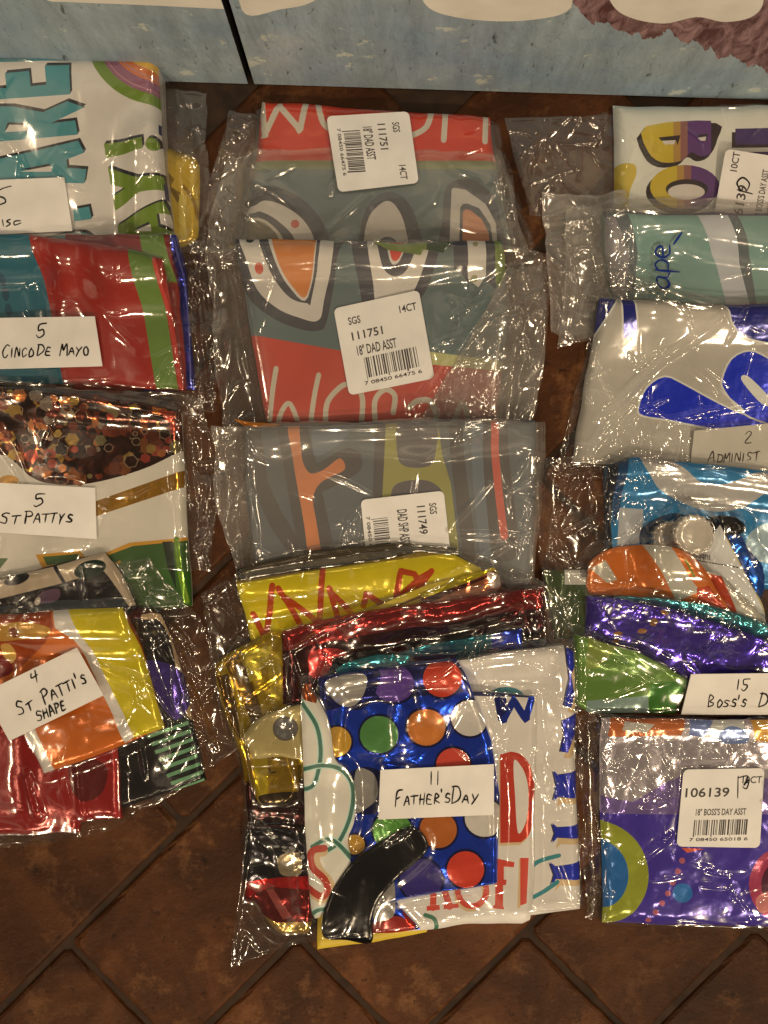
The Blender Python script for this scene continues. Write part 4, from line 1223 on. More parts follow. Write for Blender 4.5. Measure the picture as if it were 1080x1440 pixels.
def mid_second():
    b = Bag(P(286, 346, 500, 338, 760, 348), P(760, 348, 779, 360, 772, 480, 752, 594), P(308, 596, 500, 600, 752, 594), P(286, 346, 296, 480, 308, 596), z=20)
    G1, G2 = (112, 124, 56), (40, 62, 40)
    lay = [((186, 176, 110), poly(P(600, 494, 712, 508, 712, 524, 600, 516))), (DUSTY, poly(P(335, 467, 485, 494, 610, 513, 712, 522, 705, 605, 360, 605))),
           (DK, poly(sm(P(326, 320, 336, 365, 341, 400, 355, 425, 385, 448, 419, 462, 447, 465, 460, 450, 474, 370, 478, 320)))), (WHITE, poly(sm(P(345, 320, 349, 372, 363, 409, 391, 434, 419, 446, 446, 451, 455, 425, 464, 320)))), (DK, poly(sm(P(369, 320, 374, 367, 391, 400, 410, 420, 431, 426, 438, 420, 448, 320)))),
           (WHITE, poly(sm(P(381, 320, 387, 367, 408, 405, 433, 418, 444, 320)))), (ORG, poly(sm(P(386, 320, 391, 367, 410, 401, 432, 414, 443, 320)))), ((34, 44, 36), poly(ell(353, 340, 5.5))), ((188, 68, 42), poly(ell(365, 379, 6, 7))),
           (DK, poly(sm(P(503, 320, 505, 400, 520, 440, 570, 440, 598, 410, 616, 360, 625, 320)))), (WHITE, poly(sm(P(522, 320, 525, 400, 532, 430, 565, 430, 585, 403, 602, 356, 606, 320)))), (DK, poly(sm(P(533, 320, 536, 372, 553, 389, 572, 381, 585, 350, 586, 320)))), (WHITE, poly(sm(P(544, 330, 546, 362, 552, 375, 562, 370, 572, 345, 572, 330)))), ((204, 64, 44), poly(sm(P(548, 335, 549, 362, 554, 371, 562, 366, 569, 345, 568, 335)))),
           (DK, poly(P(634, 330, 656, 330, 660, 400, 648, 384, 638, 380))), (WHITE, poly(P(655, 330, 680, 330, 683, 388, 673, 404, 658, 392))), (DK, poly(P(680, 330, 692, 330, 698, 408, 684, 394))), (G1, poly(sm(P(694, 340, 708, 355, 713, 375, 706, 402, 698, 396)))), ((150, 140, 96), poly(ell(667, 348, 4))), ((150, 140, 96), poly(ell(667, 392, 5)))]
    for q, w in ((P(388, 518, 383, 550, 377, 604), 7), (P(387, 604, 396, 578, 408, 568, 422, 604), 7), (P(448, 527, 442, 556, 435, 604), 7), (P(457, 604, 459, 570, 470, 552, 487, 540, 504, 548, 510, 565, 507, 604), 7.5), (P(529, 604, 527, 565, 541, 548, 555, 556, 553, 580), 7.5), (P(576, 573, 587, 564, 607, 566, 618, 604), 8), (P(636, 604, 650, 567, 664, 604), 7.5)):
        lay.append((CREAM, strk(q, w)))
    balloon('slate green balloon with orange almond shape above a red band of white letters', P(331, 338, 520, 343, 706, 342, 716, 440, 700, 588, 560, 592, 374, 592, 352, 478, 338, 380), SLT, lay, t=8, lo=.9, fac=.15, fs=50, edge=7)
    balloon('olive and dark green balloon edges folded over the slate green pack', P(526, 340, 560, 342, 634, 340, 624, 356, 597, 350, 592, 358, 545, 350), G1, [(G2, poly(P(600, 330, 640, 330, 628, 360, 600, 352)))], t=2, finish='gloss', grid=4)
    q = P(469, 434, 589, 408, 611, 532, 491, 556)
    fold = Bag(P(716, 372, 768, 360), P(768, 360, 772, 480, 750, 590), P(592, 590, 670, 592, 750, 590), P(716, 372, 650, 490, 592, 590), z=20)
    fl = fold.close(None, haze=.17, amp=.5, zones=[(735, 430, 50, 1.2), (715, 520, 60, 1.2), (660, 560, 40, 1.0)], fil=26, name='folded_flap')
    bag = b.close('clear bag with an upright 111751 label, heavily crinkled along its right side', haze=.07, amp=.45, zones=[(735, 430, 46, 2), (715, 520, 56, 2), (680, 450, 60, 1.7), (655, 520, 55, 1.8), (750, 380, 30, 1.8), (650, 565, 44, 1.1), (310, 560, 26, .8)], calm=[q], fs=19, stretch=1.4,
                  creases=[(735, 365, 660, 470, 590, 570, 2.4, 4), (725, 372, 640, 500, 1.6, 3), (300, 365, 296, 440, 2, 3), (296, 500, 312, 580, 2, 2.5), (720, 390, 724, 430, 1.8, 3), (735, 420, 770, 400, 1.5, 2.5), (560, 400, 680, 380, .8, 4), (590, 560, 690, 570, 1.2, 3), (330, 470, 350, 560, .8, 4), (640, 440, 720, 400, 1.5, 3), (690, 580, 740, 490, 1.6, 3)])
    fl.parent = bag; fl.location = fl.location - bag.location
    for _k in ('category', 'group'):
        del fl[_k]
    sticker(bag, q, SGS, (.24, .85, .62, .85), "7 08450 66475 6")

def mid_third():
    b = Bag(P(292, 596, 500, 592, 772, 590), P(772, 590, 768, 700, 755, 822), P(330, 822, 520, 826, 755, 822), P(292, 596, 300, 700, 330, 822), z=20)
    balloon('orange balloon corner peeking out above the gray pack', P(330, 590, 360, 594, 396, 597, 366, 611, 358, 606), (196, 116, 40), [((146, 80, 26), strk(P(340, 594, 364, 609), 2, False))], t=2, finish='gloss', grid=4)
    balloon('dark violet balloon edge peeking out above the gray pack', P(500, 594, 560, 593, 634, 593, 627, 607, 560, 602), (50, 40, 66), [], t=2, finish='gloss', grid=4)
    D2 = (72, 66, 62); B1 = (98, 106, 108)
    Y = sm(P(405, 590, 420, 590, 424, 640, 430, 659, 439, 666, 456, 660, 478, 644, 485, 660, 462, 672, 448, 682, 440, 703, 446, 740, 458, 830, 440, 830, 428, 740, 414, 660), 3)
    lay = [((84, 86, 84), poly(P(330, 590, 404, 590, 446, 830, 330, 830))), (D2, poly(P(352, 590, 367, 590, 378, 700, 350, 670))), (D2, poly(P(352, 678, 366, 656, 396, 720, 440, 790, 420, 800, 380, 740))), (D2, strk(P(398, 590, 412, 680, 440, 830), 18)),
           (D2, strk(P(412, 590, 424, 650, 440, 674, 490, 650), 40)), (D2, strk(P(430, 690, 445, 760, 455, 830), 44)), (B1, smp(447, 590, 440, 630, 446, 642, 470, 630, 480, 622, 500, 590)), ((206, 118, 64), poly(Y)),
           (D2, poly(P(528, 590, 545, 590, 538, 700, 524, 700))), ((150, 140, 66), poly(P(543, 590, 611, 590, 622, 640, 634, 680, 652, 830, 630, 830, 612, 690, 537, 712, 540, 650))), ((90, 82, 80), poly(sm(P(562, 590, 559, 640, 571, 656, 601, 656, 612, 640, 609, 590)))), ((90, 82, 80), poly(sm(P(550, 698, 557, 681, 582, 675, 607, 678, 621, 694, 600, 720, 560, 720)))),
           (D2, poly(P(627, 590, 646, 590, 668, 760, 655, 830, 648, 760))), (D2, strk(P(690, 590, 700, 680, 710, 770), 40, False)), (B1, strk(P(668, 590, 674, 690, 688, 830), 16, False)), ((202, 82, 60), strk(P(692, 585, 700, 680, 709, 754), 11)), (D2, smp(655, 770, 668, 772, 664, 800, 650, 796)), (D2, smp(692, 764, 720, 766, 712, 778, 696, 774))]
    balloon('gray balloon with an orange branching shape and a thin red stripe', P(346, 602, 500, 598, 752, 592, 756, 650, 748, 826, 360, 826, 344, 700), (88, 92, 90), lay, t=8, lo=.8)
    q = P(507, 703, 624, 690, 636, 800, 518, 812)
    bag = b.close('clear hazy bag with the 111749 barcode label over gray pack', haze=.15, amp=.4, zones=[(318, 680, 34, 1.4), (300, 610, 24, 1), (745, 720, 34, 1.2), (500, 750, 20, 1.0)], calm=[q], stretch=2.6,
                  creases=[(310, 670, 300, 740, 3, 4), (345, 620, 348, 690, 356, 780, 1.6, 4), (630, 745, 690, 680, 1.8, 3), (645, 756, 742, 762, 1.2, 2), (632, 748, 742, 752, 1.2, 2), (595, 645, 690, 605, 1.2, 2.5), (320, 640, 330, 720, 1.6, 4), (675, 790, 720, 765, 1.8, 3), (300, 600, 760, 602, 1, 3), (720, 680, 745, 640, 1.2, 3)])
    sticker(bag, P(624, 690, 636, 800, 518, 812, 507, 703), [('SGS', .14, .19, .085, .14), ('111749', .16, .34, .1, .36), ('DAD SHP ASST', .18, .58, .12, .46)], (.26, .86, .7, .88), "7 08450 66473 2")

def mid_fourth():
    b = Bag(P(274, 838, 400, 776, 560, 758, 700, 790, 806, 846), P(806, 846, 818, 1000, 830, 1292), P(316, 1382, 450, 1338, 640, 1306, 830, 1292), P(274, 838, 296, 960, 338, 1150, 316, 1382), z=24)
    balloon('thin yellow balloon edge showing below the white and black ones', P(440, 1010, 600, 1000, 610, 1290, 600, 1312, 560, 1321, 446, 1337), (196, 160, 44), t=3)
    # bottom of the fan at the top of the bag
    mesh = []
    for j in range(9):
        for i in range(84):
            x = 336 + i * 3.7 + (j % 2) * 1.85
            y = np.interp(x, [330, 430, 560, 650], [824, 798, 782, 788]) - 2 - j * 2.6
            mesh.append(((128, 104, 54), poly(ell(x, y, .85, .8, n=5))))
    balloon('dark fishnet patterned balloon edge above the yellow zigzag one', P(330, 802, 430, 776, 560, 762, 645, 772, 650, 800, 560, 800, 335, 832), (44, 34, 24), mesh, t=6, finish='gloss', grid=6)
    ZZ = (176, 62, 18)
    lay = [((140, 108, 20), poly(P(320, 812, 460, 786, 640, 770, 640, 776, 460, 799, 330, 821)))]
    for q in (P(355, 864, 372, 900, 385, 822), P(393, 826, 424, 884), P(400, 838, 444, 874), P(455, 800, 449, 870), P(464, 826, 474, 868), P(468, 834, 494, 862), P(511, 852, 516, 834, 537, 850), P(557, 838, 563, 802, 582, 806, 592, 822), P(562, 838, 590, 812, 604, 804), P(585, 830, 606, 802)):
        lay.append((ZZ, strk(q, 8.5, False)))
    balloon('bright yellow balloon with orange zigzag lines at top of bag', P(333, 815, 457, 798, 590, 777, 640, 780, 674, 797, 690, 815, 640, 850, 500, 885, 352, 908), (204, 176, 20), lay, t=5, finish='gloss', fac=.8, fs=46, stretch=3, grid=4)
    balloon('narrow yellow sliver fanned out under the zigzag balloon', P(468, 878, 600, 822, 694, 798, 700, 804, 612, 838, 480, 892), (196, 164, 26), [((110, 60, 18), strk(P(470, 886, 606, 832, 696, 803), 3, False))], t=2, finish='gloss', fac=.4, fs=30, grid=4)
    balloon('peach and yellow folded balloon corner beside the red foil', P(590, 836, 640, 815, 684, 800, 700, 806, 706, 826, 650, 850, 600, 862), (190, 108, 64), [((204, 176, 30), poly(P(585, 834, 684, 798, 688, 804, 600, 842))), ((90, 30, 20), poly(P(590, 842, 690, 806, 690, 809, 600, 848))), ((226, 190, 160), smp(684, 806, 700, 802, 704, 824, 690, 826))], t=4, finish='foil', fac=.8, fs=24, grid=4)
    balloon('crumpled gold balloon on the left side of the bag', sm(P(303, 942, 318, 920, 346, 908, 398, 892, 440, 990, 432, 1080, 420, 1130, 352, 1122, 338, 1060, 316, 1000), 3), (186, 146, 22),
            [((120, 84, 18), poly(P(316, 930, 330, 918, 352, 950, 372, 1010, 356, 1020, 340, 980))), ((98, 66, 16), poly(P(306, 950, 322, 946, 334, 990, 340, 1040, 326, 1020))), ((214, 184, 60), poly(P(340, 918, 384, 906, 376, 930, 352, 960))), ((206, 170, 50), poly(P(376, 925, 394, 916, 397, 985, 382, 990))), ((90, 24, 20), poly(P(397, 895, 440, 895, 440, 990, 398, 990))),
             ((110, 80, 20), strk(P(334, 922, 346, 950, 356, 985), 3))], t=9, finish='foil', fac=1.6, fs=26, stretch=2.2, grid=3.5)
    lay = [((64, 12, 14), poly(P(395, 915, 520, 890, 640, 872, 770, 852, 770, 1000, 395, 1000))), ((196, 52, 46), smp(436, 918, 470, 911, 487, 918, 478, 930, 462, 946, 440, 952)), ((40, 14, 20), poly(P(470, 925, 600, 895, 770, 880, 770, 1000, 440, 1000)))]  # maroon areas paint the unlit lower part of the red foil
    balloon('crumpled metallic red balloon across the upper bag', P(398, 888, 490, 864, 600, 845, 762, 826, 767, 880, 757, 895, 620, 915, 480, 940, 436, 990, 404, 992), (140, 32, 28), lay, t=8, finish='foil', fac=1.4, fs=30, stretch=2.5, grid=3.5)
    balloon('teal and royal blue balloon edge beneath the red foil', P(560, 918, 598, 906, 680, 890, 731, 884, 734, 904, 766, 900, 768, 915, 600, 930), (36, 100, 104), [((34, 50, 140), poly(P(690, 880, 740, 880, 740, 912, 690, 912)), 'foil'), ((26, 24, 46), poly(P(732, 884, 780, 884, 780, 920, 733, 912)))], t=4, finish='foil', fac=.4, grid=4)
    balloon('crumpled teal foil balloon just above the polka dots', P(474, 940, 486, 930, 530, 920, 574, 920, 573, 945, 520, 956, 480, 958), (50, 128, 126), [], t=4, finish='foil', fac=1.2, fs=18, grid=3.5)
    # smiling gold piece and foil disc
    balloon('dark maroon balloon between the gold piece and the silver disc', P(346, 1100, 436, 1095, 436, 1178, 350, 1176), (52, 18, 16), [], t=5, finish='foil', fac=1.0, fs=26, grid=4)
    lay = [((206, 170, 26), poly(P(355, 1062, 376, 1060, 380, 1134, 362, 1128))), ((56, 40, 18), strk(P(377, 1065, 381, 1062, 384, 1066), 1.6)), ((56, 40, 18), strk(P(379, 1080, 382, 1085, 388, 1084), 1.8)), ((60, 44, 22), smp(365, 1118, 420, 1112, 414, 1136, 380, 1138))]
    balloon('glossy gold pear shaped balloon with a small smile', sm(P(346, 1042, 362, 1050, 400, 1055, 415, 1085, 420, 1110, 404, 1132, 376, 1136, 360, 1124, 350, 1090), 3), (170, 128, 22), lay, t=6, finish='foil', fac=.8, fs=34, grid=3.5)
    dk = balloon('pale gold balloon end with a round silver seal', sm(P(342, 1034, 358, 1016, 384, 1002, 440, 992, 440, 1062, 396, 1062, 360, 1064, 350, 1048), 3), (176, 152, 92), [((150, 112, 44), smp(340, 1038, 352, 1052, 360, 1085, 350, 1088, 342, 1060)), ((96, 84, 70), poly(ell(402, 1023, 18, 17))), ((150, 140, 126), poly(ell(402, 1023, 15, 14)), 'foil')], t=4, finish='gloss', fac=.7, fs=22, stretch=2, grid=3.5)
    lay = [((34, 30, 32), poly(P(330, 1150, 450, 1150, 450, 1236, 330, 1250)))]
    rg = random.Random(9)
    for i in range(26):
        a = rg.uniform(-1.6, .5); rr = rg.uniform(30, 52)
        lay.append((rg.choice([(176, 166, 150), (150, 138, 118), (196, 188, 170), (120, 110, 96)]), poly(ell(385 + rr * math.cos(a), 1222 + rr * math.sin(a), rg.uniform(3, 6), rg.uniform(1.6, 3), math.degrees(a) + 80, 10)), 'foil'))
    lay += [((176, 150, 110), smp(392, 1205, 420, 1198, 424, 1226, 410, 1232, 394, 1228)), ((186, 22, 20), poly(P(330, 1246, 372, 1236, 440, 1230, 440, 1250, 380, 1248, 330, 1270)), 'foil'), ((190, 90, 76), poly(P(374, 1252, 384, 1250, 410, 1290, 398, 1294)), 'foil'),
            ((178, 140, 72), poly(P(368, 1288, 390, 1298, 440, 1296, 440, 1330, 360, 1330)))]
    balloon('silver, red and gold round balloon at lower left of the bag', sm(P(343, 1174, 366, 1162, 396, 1161, 436, 1186, 438, 1300, 420, 1316, 394, 1317, 374, 1296, 356, 1268, 344, 1266), 3), (112, 26, 22), lay, t=8, finish='foil', fac=.9, fs=24, grid=3.5)
    # white balloon with royal blue letter feet on its right edge
    BL = (26, 42, 150); YS = (196, 160, 112)
    lay = []
    for q in (P(790, 900, 810, 900, 806, 930, 798, 945, 806, 975, 800, 992, 790, 990, 796, 950, 792, 925), P(788, 1012, 812, 1000, 810, 1034, 797, 1058, 787, 1057, 792, 1034), P(777, 1084, 784, 1089, 816, 1085, 816, 1124, 784, 1121, 777, 1126, 781, 1105), P(775, 1158, 783, 1163, 818, 1161, 818, 1180, 783, 1178, 775, 1185, 779, 1172), P(772, 1213, 781, 1218, 818, 1213, 818, 1238, 781, 1236, 774, 1245, 778, 1230)):
        lay.append((YS, poly(shift(q, 6, 9)))); lay.append(((20, 24, 66), poly(shift(q, -1, 0)))); lay.append((BL, poly([(x + (0 if x > 800 else 1.5), y + (1 if i % 2 else -1)) for i, (x, y) in enumerate(q)]), 'gloss'))
    lay += [((42, 118, 116), strk(P(741, 1228, 756, 1212, 786, 1203), 6)), ((42, 118, 116), strk(P(737, 1268, 764, 1254, 784, 1240), 6)), ((42, 110, 112), poly(ell(712, 978, 24, 12)))]
    balloon('white balloon with royal blue letter feet down its right edge', P(612, 930, 700, 916, 790, 905, 803, 914, 807, 960, 814, 1180, 817, 1280, 742, 1291, 620, 1150), WHITE, lay, t=5, lo=.6, fac=.2, fs=60)
    CR = (192, 54, 34)
    lay = [((24, 30, 70), poly(P(630, 968, 760, 974, 760, 981, 630, 976))), ((40, 66, 170), strk(P(701, 984, 707, 1012, 722, 984, 738, 1010, 747, 982), 10, False), 'foil'), ((30, 40, 120), poly(P(694, 980, 712, 981, 712, 1000, 700, 1012)), 'foil'),
           (YS, poly(shift((P(703, 1060) + sm(P(718, 1056, 732, 1060, 744, 1074, 751, 1098, 752, 1120, 750, 1150, 744, 1172, 732, 1183), 4, False) + P(703, 1184)), -2, 4))), (CR, poly(P(703, 1060) + sm(P(718, 1056, 732, 1060, 744, 1074, 751, 1098, 752, 1120, 750, 1150, 744, 1172, 732, 1183), 4, False) + P(703, 1184)), 'gloss'), (WHITE, poly(sm(P(722, 1070, 732, 1076, 740, 1094, 743, 1120, 740, 1152, 728, 1170, 724, 1120)))),
           (YS, poly(P(729, 1206, 733, 1206, 731, 1276, 727, 1276))), (CR, poly(P(731, 1205, 743, 1205, 740, 1269, 731, 1272))),
           (CR, poly(P(690, 1204, 723, 1211, 722, 1218, 708, 1217, 708, 1235, 712, 1236, 711, 1243, 707, 1243, 707, 1272, 709, 1278, 691, 1278, 696, 1272, 696, 1215))),
           (YS, strk([(664 + 20 * math.cos(a) - 2, 1253 + 24 * math.sin(a) + 4) for a in np.linspace(0, 6.28, 24)], 8, False)), (CR, strk([(664 + 20 * math.cos(a), 1253 + 24 * math.sin(a)) for a in np.linspace(0, 6.28, 24)], 8, False)),
           (CR, strk(P(610, 1240, 609, 1277), 9, False)), (CR, poly(P(600, 1274, 618, 1273, 619, 1280, 600, 1281))), (CR, strk(P(622, 1244, 633, 1277), 9, False)), (CR, poly(P(624, 1273, 645, 1273, 646, 1279, 624, 1280))),
           ((58, 104, 74), strk(P(598, 1287, 610, 1292, 614, 1304, 610, 1318), 6))]
    balloon('white balloon with a big red D and serif letters at its foot', P(600, 965, 700, 974, 752, 979, 753, 1100, 750, 1272, 745, 1294, 734, 1300, 660, 1304, 560, 1313, 540, 1260), WHITE, lay, t=4, lo=.6, fac=.2, fs=60)
    BLU = (20, 66, 196); DB = (20, 26, 84)
    lay = [((34, 40, 96), poly(P(440, 930, 650, 915, 655, 970, 600, 975, 520, 990, 440, 1000)))]
    dots = [(621, 951, 27, RED), (553, 960, 29, (92, 58, 128)), (533, 1034, 27, (80, 128, 62)), (599, 1021, 27, (196, 110, 40)), (660, 1008, 26, WHITE), (637, 1074, 24, (206, 70, 50)), (552, 1170, 28, (84, 140, 46)), (616, 1165, 26, (176, 92, 32)), (680, 1148, 27, WHITE), (654, 1220, 26, (206, 60, 38)), (592, 1236, 30, (52, 40, 104)), (552, 1322, 36, (150, 36, 28)), (472, 1044, 22, (200, 146, 44)), (499, 1190, 14, (196, 140, 50))]
    for x, y, r0, c in dots:
        lay.append((DB, poly(ell(x, y, r0 + 3, r0 + 3)))); lay.append((c, poly(ell(x, y, r0, r0 * .98)), 'gloss'))
    lay += [(DB, poly(sm(P(458, 950, 530, 940, 530, 968, 520, 990, 500, 1000, 476, 990, 462, 968)))), (WHITE, poly(sm(P(460, 955, 512, 946, 513, 972, 500, 992, 482, 994, 466, 978)))), (DB, poly(ell(514, 1114, 34, 34))), (WHITE, poly(sm(P(500, 1086, 520, 1086, 530, 1100, 530, 1124, 516, 1138, 500, 1142))))]
    lay += [(WHITE, poly(sm(P(524, 1258, 550, 1232, 556, 1262, 552, 1288, 526, 1294)))), ((190, 44, 30), poly(P(560, 1268, 582, 1268, 586, 1300, 578, 1310)), 'foil')]
    lay.append(((150, 150, 220), strk(P(540, 1268, 640, 1250, 698, 1240), 3.5, False), 'foil'))
    balloon('royal blue foil balloon covered in big coloured polka dots', P(448, 952, 530, 940, 642, 926, 656, 948, 690, 1040, 702, 1120, 698, 1240, 640, 1252, 556, 1268, 590, 1308, 520, 1316, 470, 1250, 470, 1100), BLU, lay, t=5, finish='foil', fac=1.0, fs=36, stretch=1.6, grid=3.5, creases=[(540, 1265, 698, 1238, 1.5, 4), (690, 1080, 694, 1230, 1.2, 4)])
    GR = (56, 98, 76)
    lay = [((176, 84, 36), poly(P(420, 955, 452, 955, 446, 985, 428, 980)), 'foil')]
    for q in (P(426, 984, 446, 1015, 452, 1050, 449, 1078, 442, 1100, 428, 1106), P(426, 1078, 453, 1073, 481, 1082, 496, 1107, 493, 1146, 478, 1181, 460, 1195), P(440, 1187, 460, 1179, 478, 1188, 500, 1214), P(436, 1288, 446, 1279, 458, 1277)):
        lay.append(((170, 196, 170), strk(q, 8.5))); lay.append((GR, strk(q, 5.5)))
    lay += [(YS, strk(P(455, 1196, 446, 1197, 444, 1206, 449, 1222, 462, 1237, 464, 1250, 455, 1262, 438, 1254), 13)), ((168, 44, 26), strk(P(456, 1191, 442, 1192, 437, 1202, 441, 1219, 456, 1234, 461, 1248, 453, 1259, 434, 1248), 10))]
    balloon('white scalloped balloon panel with a looping green line and red S', sm(P(427, 963, 446, 974, 459, 1000, 466, 1030, 472, 1066, 486, 1078, 498, 1100, 500, 1130, 496, 1160, 488, 1182, 492, 1215, 470, 1262, 452, 1288, 438, 1284, 432, 1200, 428, 1080), 3), (206, 192, 166), lay, t=3, lo=.5)
    balloon('shiny black curved balloon arm at the lower middle', sm(P(494, 1213, 530, 1186, 567, 1163, 588, 1163, 600, 1178, 596, 1198, 556, 1236, 532, 1262, 523, 1291, 523, 1325, 490, 1326, 457, 1321, 456, 1285, 469, 1247), 4), (11, 10, 12), [], t=2.2, finish='gloss', fac=.12, fs=34, stretch=2.0, grid=3.5, edge=2)
    q = P(535, 1084, 694, 1073, 694, 1144, 532, 1154)
    b.close("large clear bag of assorted Father's Day balloons, overlapping the gray pack", haze=.008, amp=.55, fs=22, zones=[(300, 920, 40, 1.6), (330, 1000, 30, 1.2), (320, 860, 50, 1.2), (340, 1180, 30, 1.4), (330, 1340, 40, 1.6), (780, 930, 40, 1), (740, 1060, 50, .9), (800, 1120, 26, 1), (770, 860, 40, 1.2), (600, 820, 60, .6), (690, 990, 40, .8)], calm=[q],
            creases=[(345, 950, 412, 915, 450, 890, 540, 845, 1.8, 2.2), (604, 960, 650, 925, 682, 885, 1.6, 2.2), (682, 885, 676, 915, 672, 955, 1.4, 2), (640, 930, 690, 922, 785, 915, 1.3, 3), (735, 930, 780, 955, 1.6, 3), (685, 990, 705, 1040, 709, 1070, 1.6, 3), (758, 1074, 790, 1110, 804, 1140, 1.6, 2.5), (752, 1085, 775, 1135, 1.5, 2.5), (775, 980, 830, 1002, 1.6, 3), (545, 1194, 575, 1172, 582, 1150, 1.4, 2.5), (316, 1370, 345, 1180, 2.6, 3), (336, 1330, 330, 1365, 2.5, 4), (342, 1170, 360, 1155, 420, 1160, 1.6, 2.5),
                     (320, 960, 350, 1110, 348, 1160, 1.8, 2.5), (560, 945, 568, 965, 640, 962, 1, 2), (770, 1180, 808, 1275, 1.2, 2.5), (300, 950, 330, 900, 345, 895, 1.6, 2.5), (760, 1290, 815, 1288, 2, 3), (400, 900, 428, 985, 1.0, 2), (690, 840, 720, 800, 1.2, 3), (280, 845, 330, 815, 1.2, 3), (790, 1000, 815, 1130, 826, 1200, 1.8, 3)])
    note("white note card reading 11 Father's Day", q, hand('1', 603, 1104, 20, 16, -3) + hand('1', 612, 1103, 20, 16, -3) + hand("Father's", 555, 1134, 24, 13.5, -4, .62) + hand('Day', 634, 1129, 23, 16, -2, .6), 2.8)

# ================================================================== RIGHT COLUMN
VIO = (84, 46, 98); YEL = (196, 164, 40)
ASST = [('106139', .05, .36, .12, .54), ('10CT', .74, .19, .09, .24), ('18" BOSS\'S DAY ASST', .2, .60, .085, .62)]
SCR = [P(.68, .1, .7, .38), P(.68, .12, .8, .1, .76, .22, .82, .14, .8, .26, .75, .24)]
def right_first():
    b = Bag(P(712, 158, 860, 152, 1140, 150), P(1140, 150, 1140, 306), P(748, 300, 900, 300, 1140, 306), P(712, 158, 730, 230, 748, 300), z=12)
    B = P(909, 177, 1010, 170, 1012, 192, 1002, 214, 985, 220, 972, 214, 958, 226, 930, 228, 911, 212)
    B = sm(B, 3)
    O = ell(963, 263, 49, 31)
    lay = [(BLK, poly(shift(B, -6, 7))), (BLK, poly(shift(B, -3, 3)))]
    ramp = [(YEL, -1e3, 947), ((172, 128, 56), 947, 957), ((136, 86, 74), 957, 967), (VIO, 967, 1e3)]
    lay += [(c, clipx(B, max(a, 900), min(z, 1020))) for c, a, z in ramp]
    lay += [(BLK, poly(P(926, 193, 957, 190, 953, 204, 950, 197, 930, 198))), (WHITE, poly(P(931, 198, 950, 197, 948, 203, 935, 203))), ((30, 20, 36), poly(P(980, 190, 996, 188, 994, 198, 984, 198))), (WHITE, poly(P(981, 194, 993, 192, 992, 198, 985, 198))),
            (BLK, poly(shift(O, -6, 7)))]
    ramp2 = [(YEL, 900, 952), ((172, 128, 56), 952, 962), ((136, 86, 74), 962, 972), (VIO, 972, 1020)]
    lay += [(c, clipx(O, a, z)) for c, a, z in ramp2]
    lay += [(BLK, poly(ell(966, 266, 30, 14))), (WHITE, poly(ell(965, 270, 26, 11))), (BLK, poly(P(1029, 186, 1160, 182, 1160, 207, 1029, 208))), ((52, 38, 86), poly(P(1034, 181, 1160, 178, 1160, 202, 1034, 204))), ((52, 38, 86), poly(P(1040, 214, 1160, 212, 1160, 236, 1040, 238))),
            (YEL, poly(sm(P(862, 236, 890, 230, 895, 244, 886, 268, 880, 300, 860, 300))))]
    balloon('cream white pack with yellow and purple capitals beside the wall', P(866, 142, 1150, 141, 1150, 318, 870, 318), (214, 204, 178), lay, t=13, edge=7, side=(70, 50, 84))  # dark purple side colour paints the shadow along the left edge
    q = P(1018, 212, 1126, 228, 1110, 336, 1002, 320)
    bag = b.close('clear bag with a sideways 106139 label beside the wall', haze=.008, amp=.35, zones=[(850, 190, 30, .7), (760, 200, 40, .5)], calm=[q], stretch=3, creases=[(760, 165, 735, 290, 1.2, 3), (852, 150, 862, 300, 1.4, 5), (830, 158, 850, 175, 1, 3)])
    sticker(bag, P(1002, 320, 1018, 212, 1126, 228, 1110, 336), ASST, (.22, .85, .66, .86), "7 08450 65018 6", [P(.50, .44, .52, .24), P(.51, .30, .60, .22, .68, .28, .62, .38, .52, .36)])

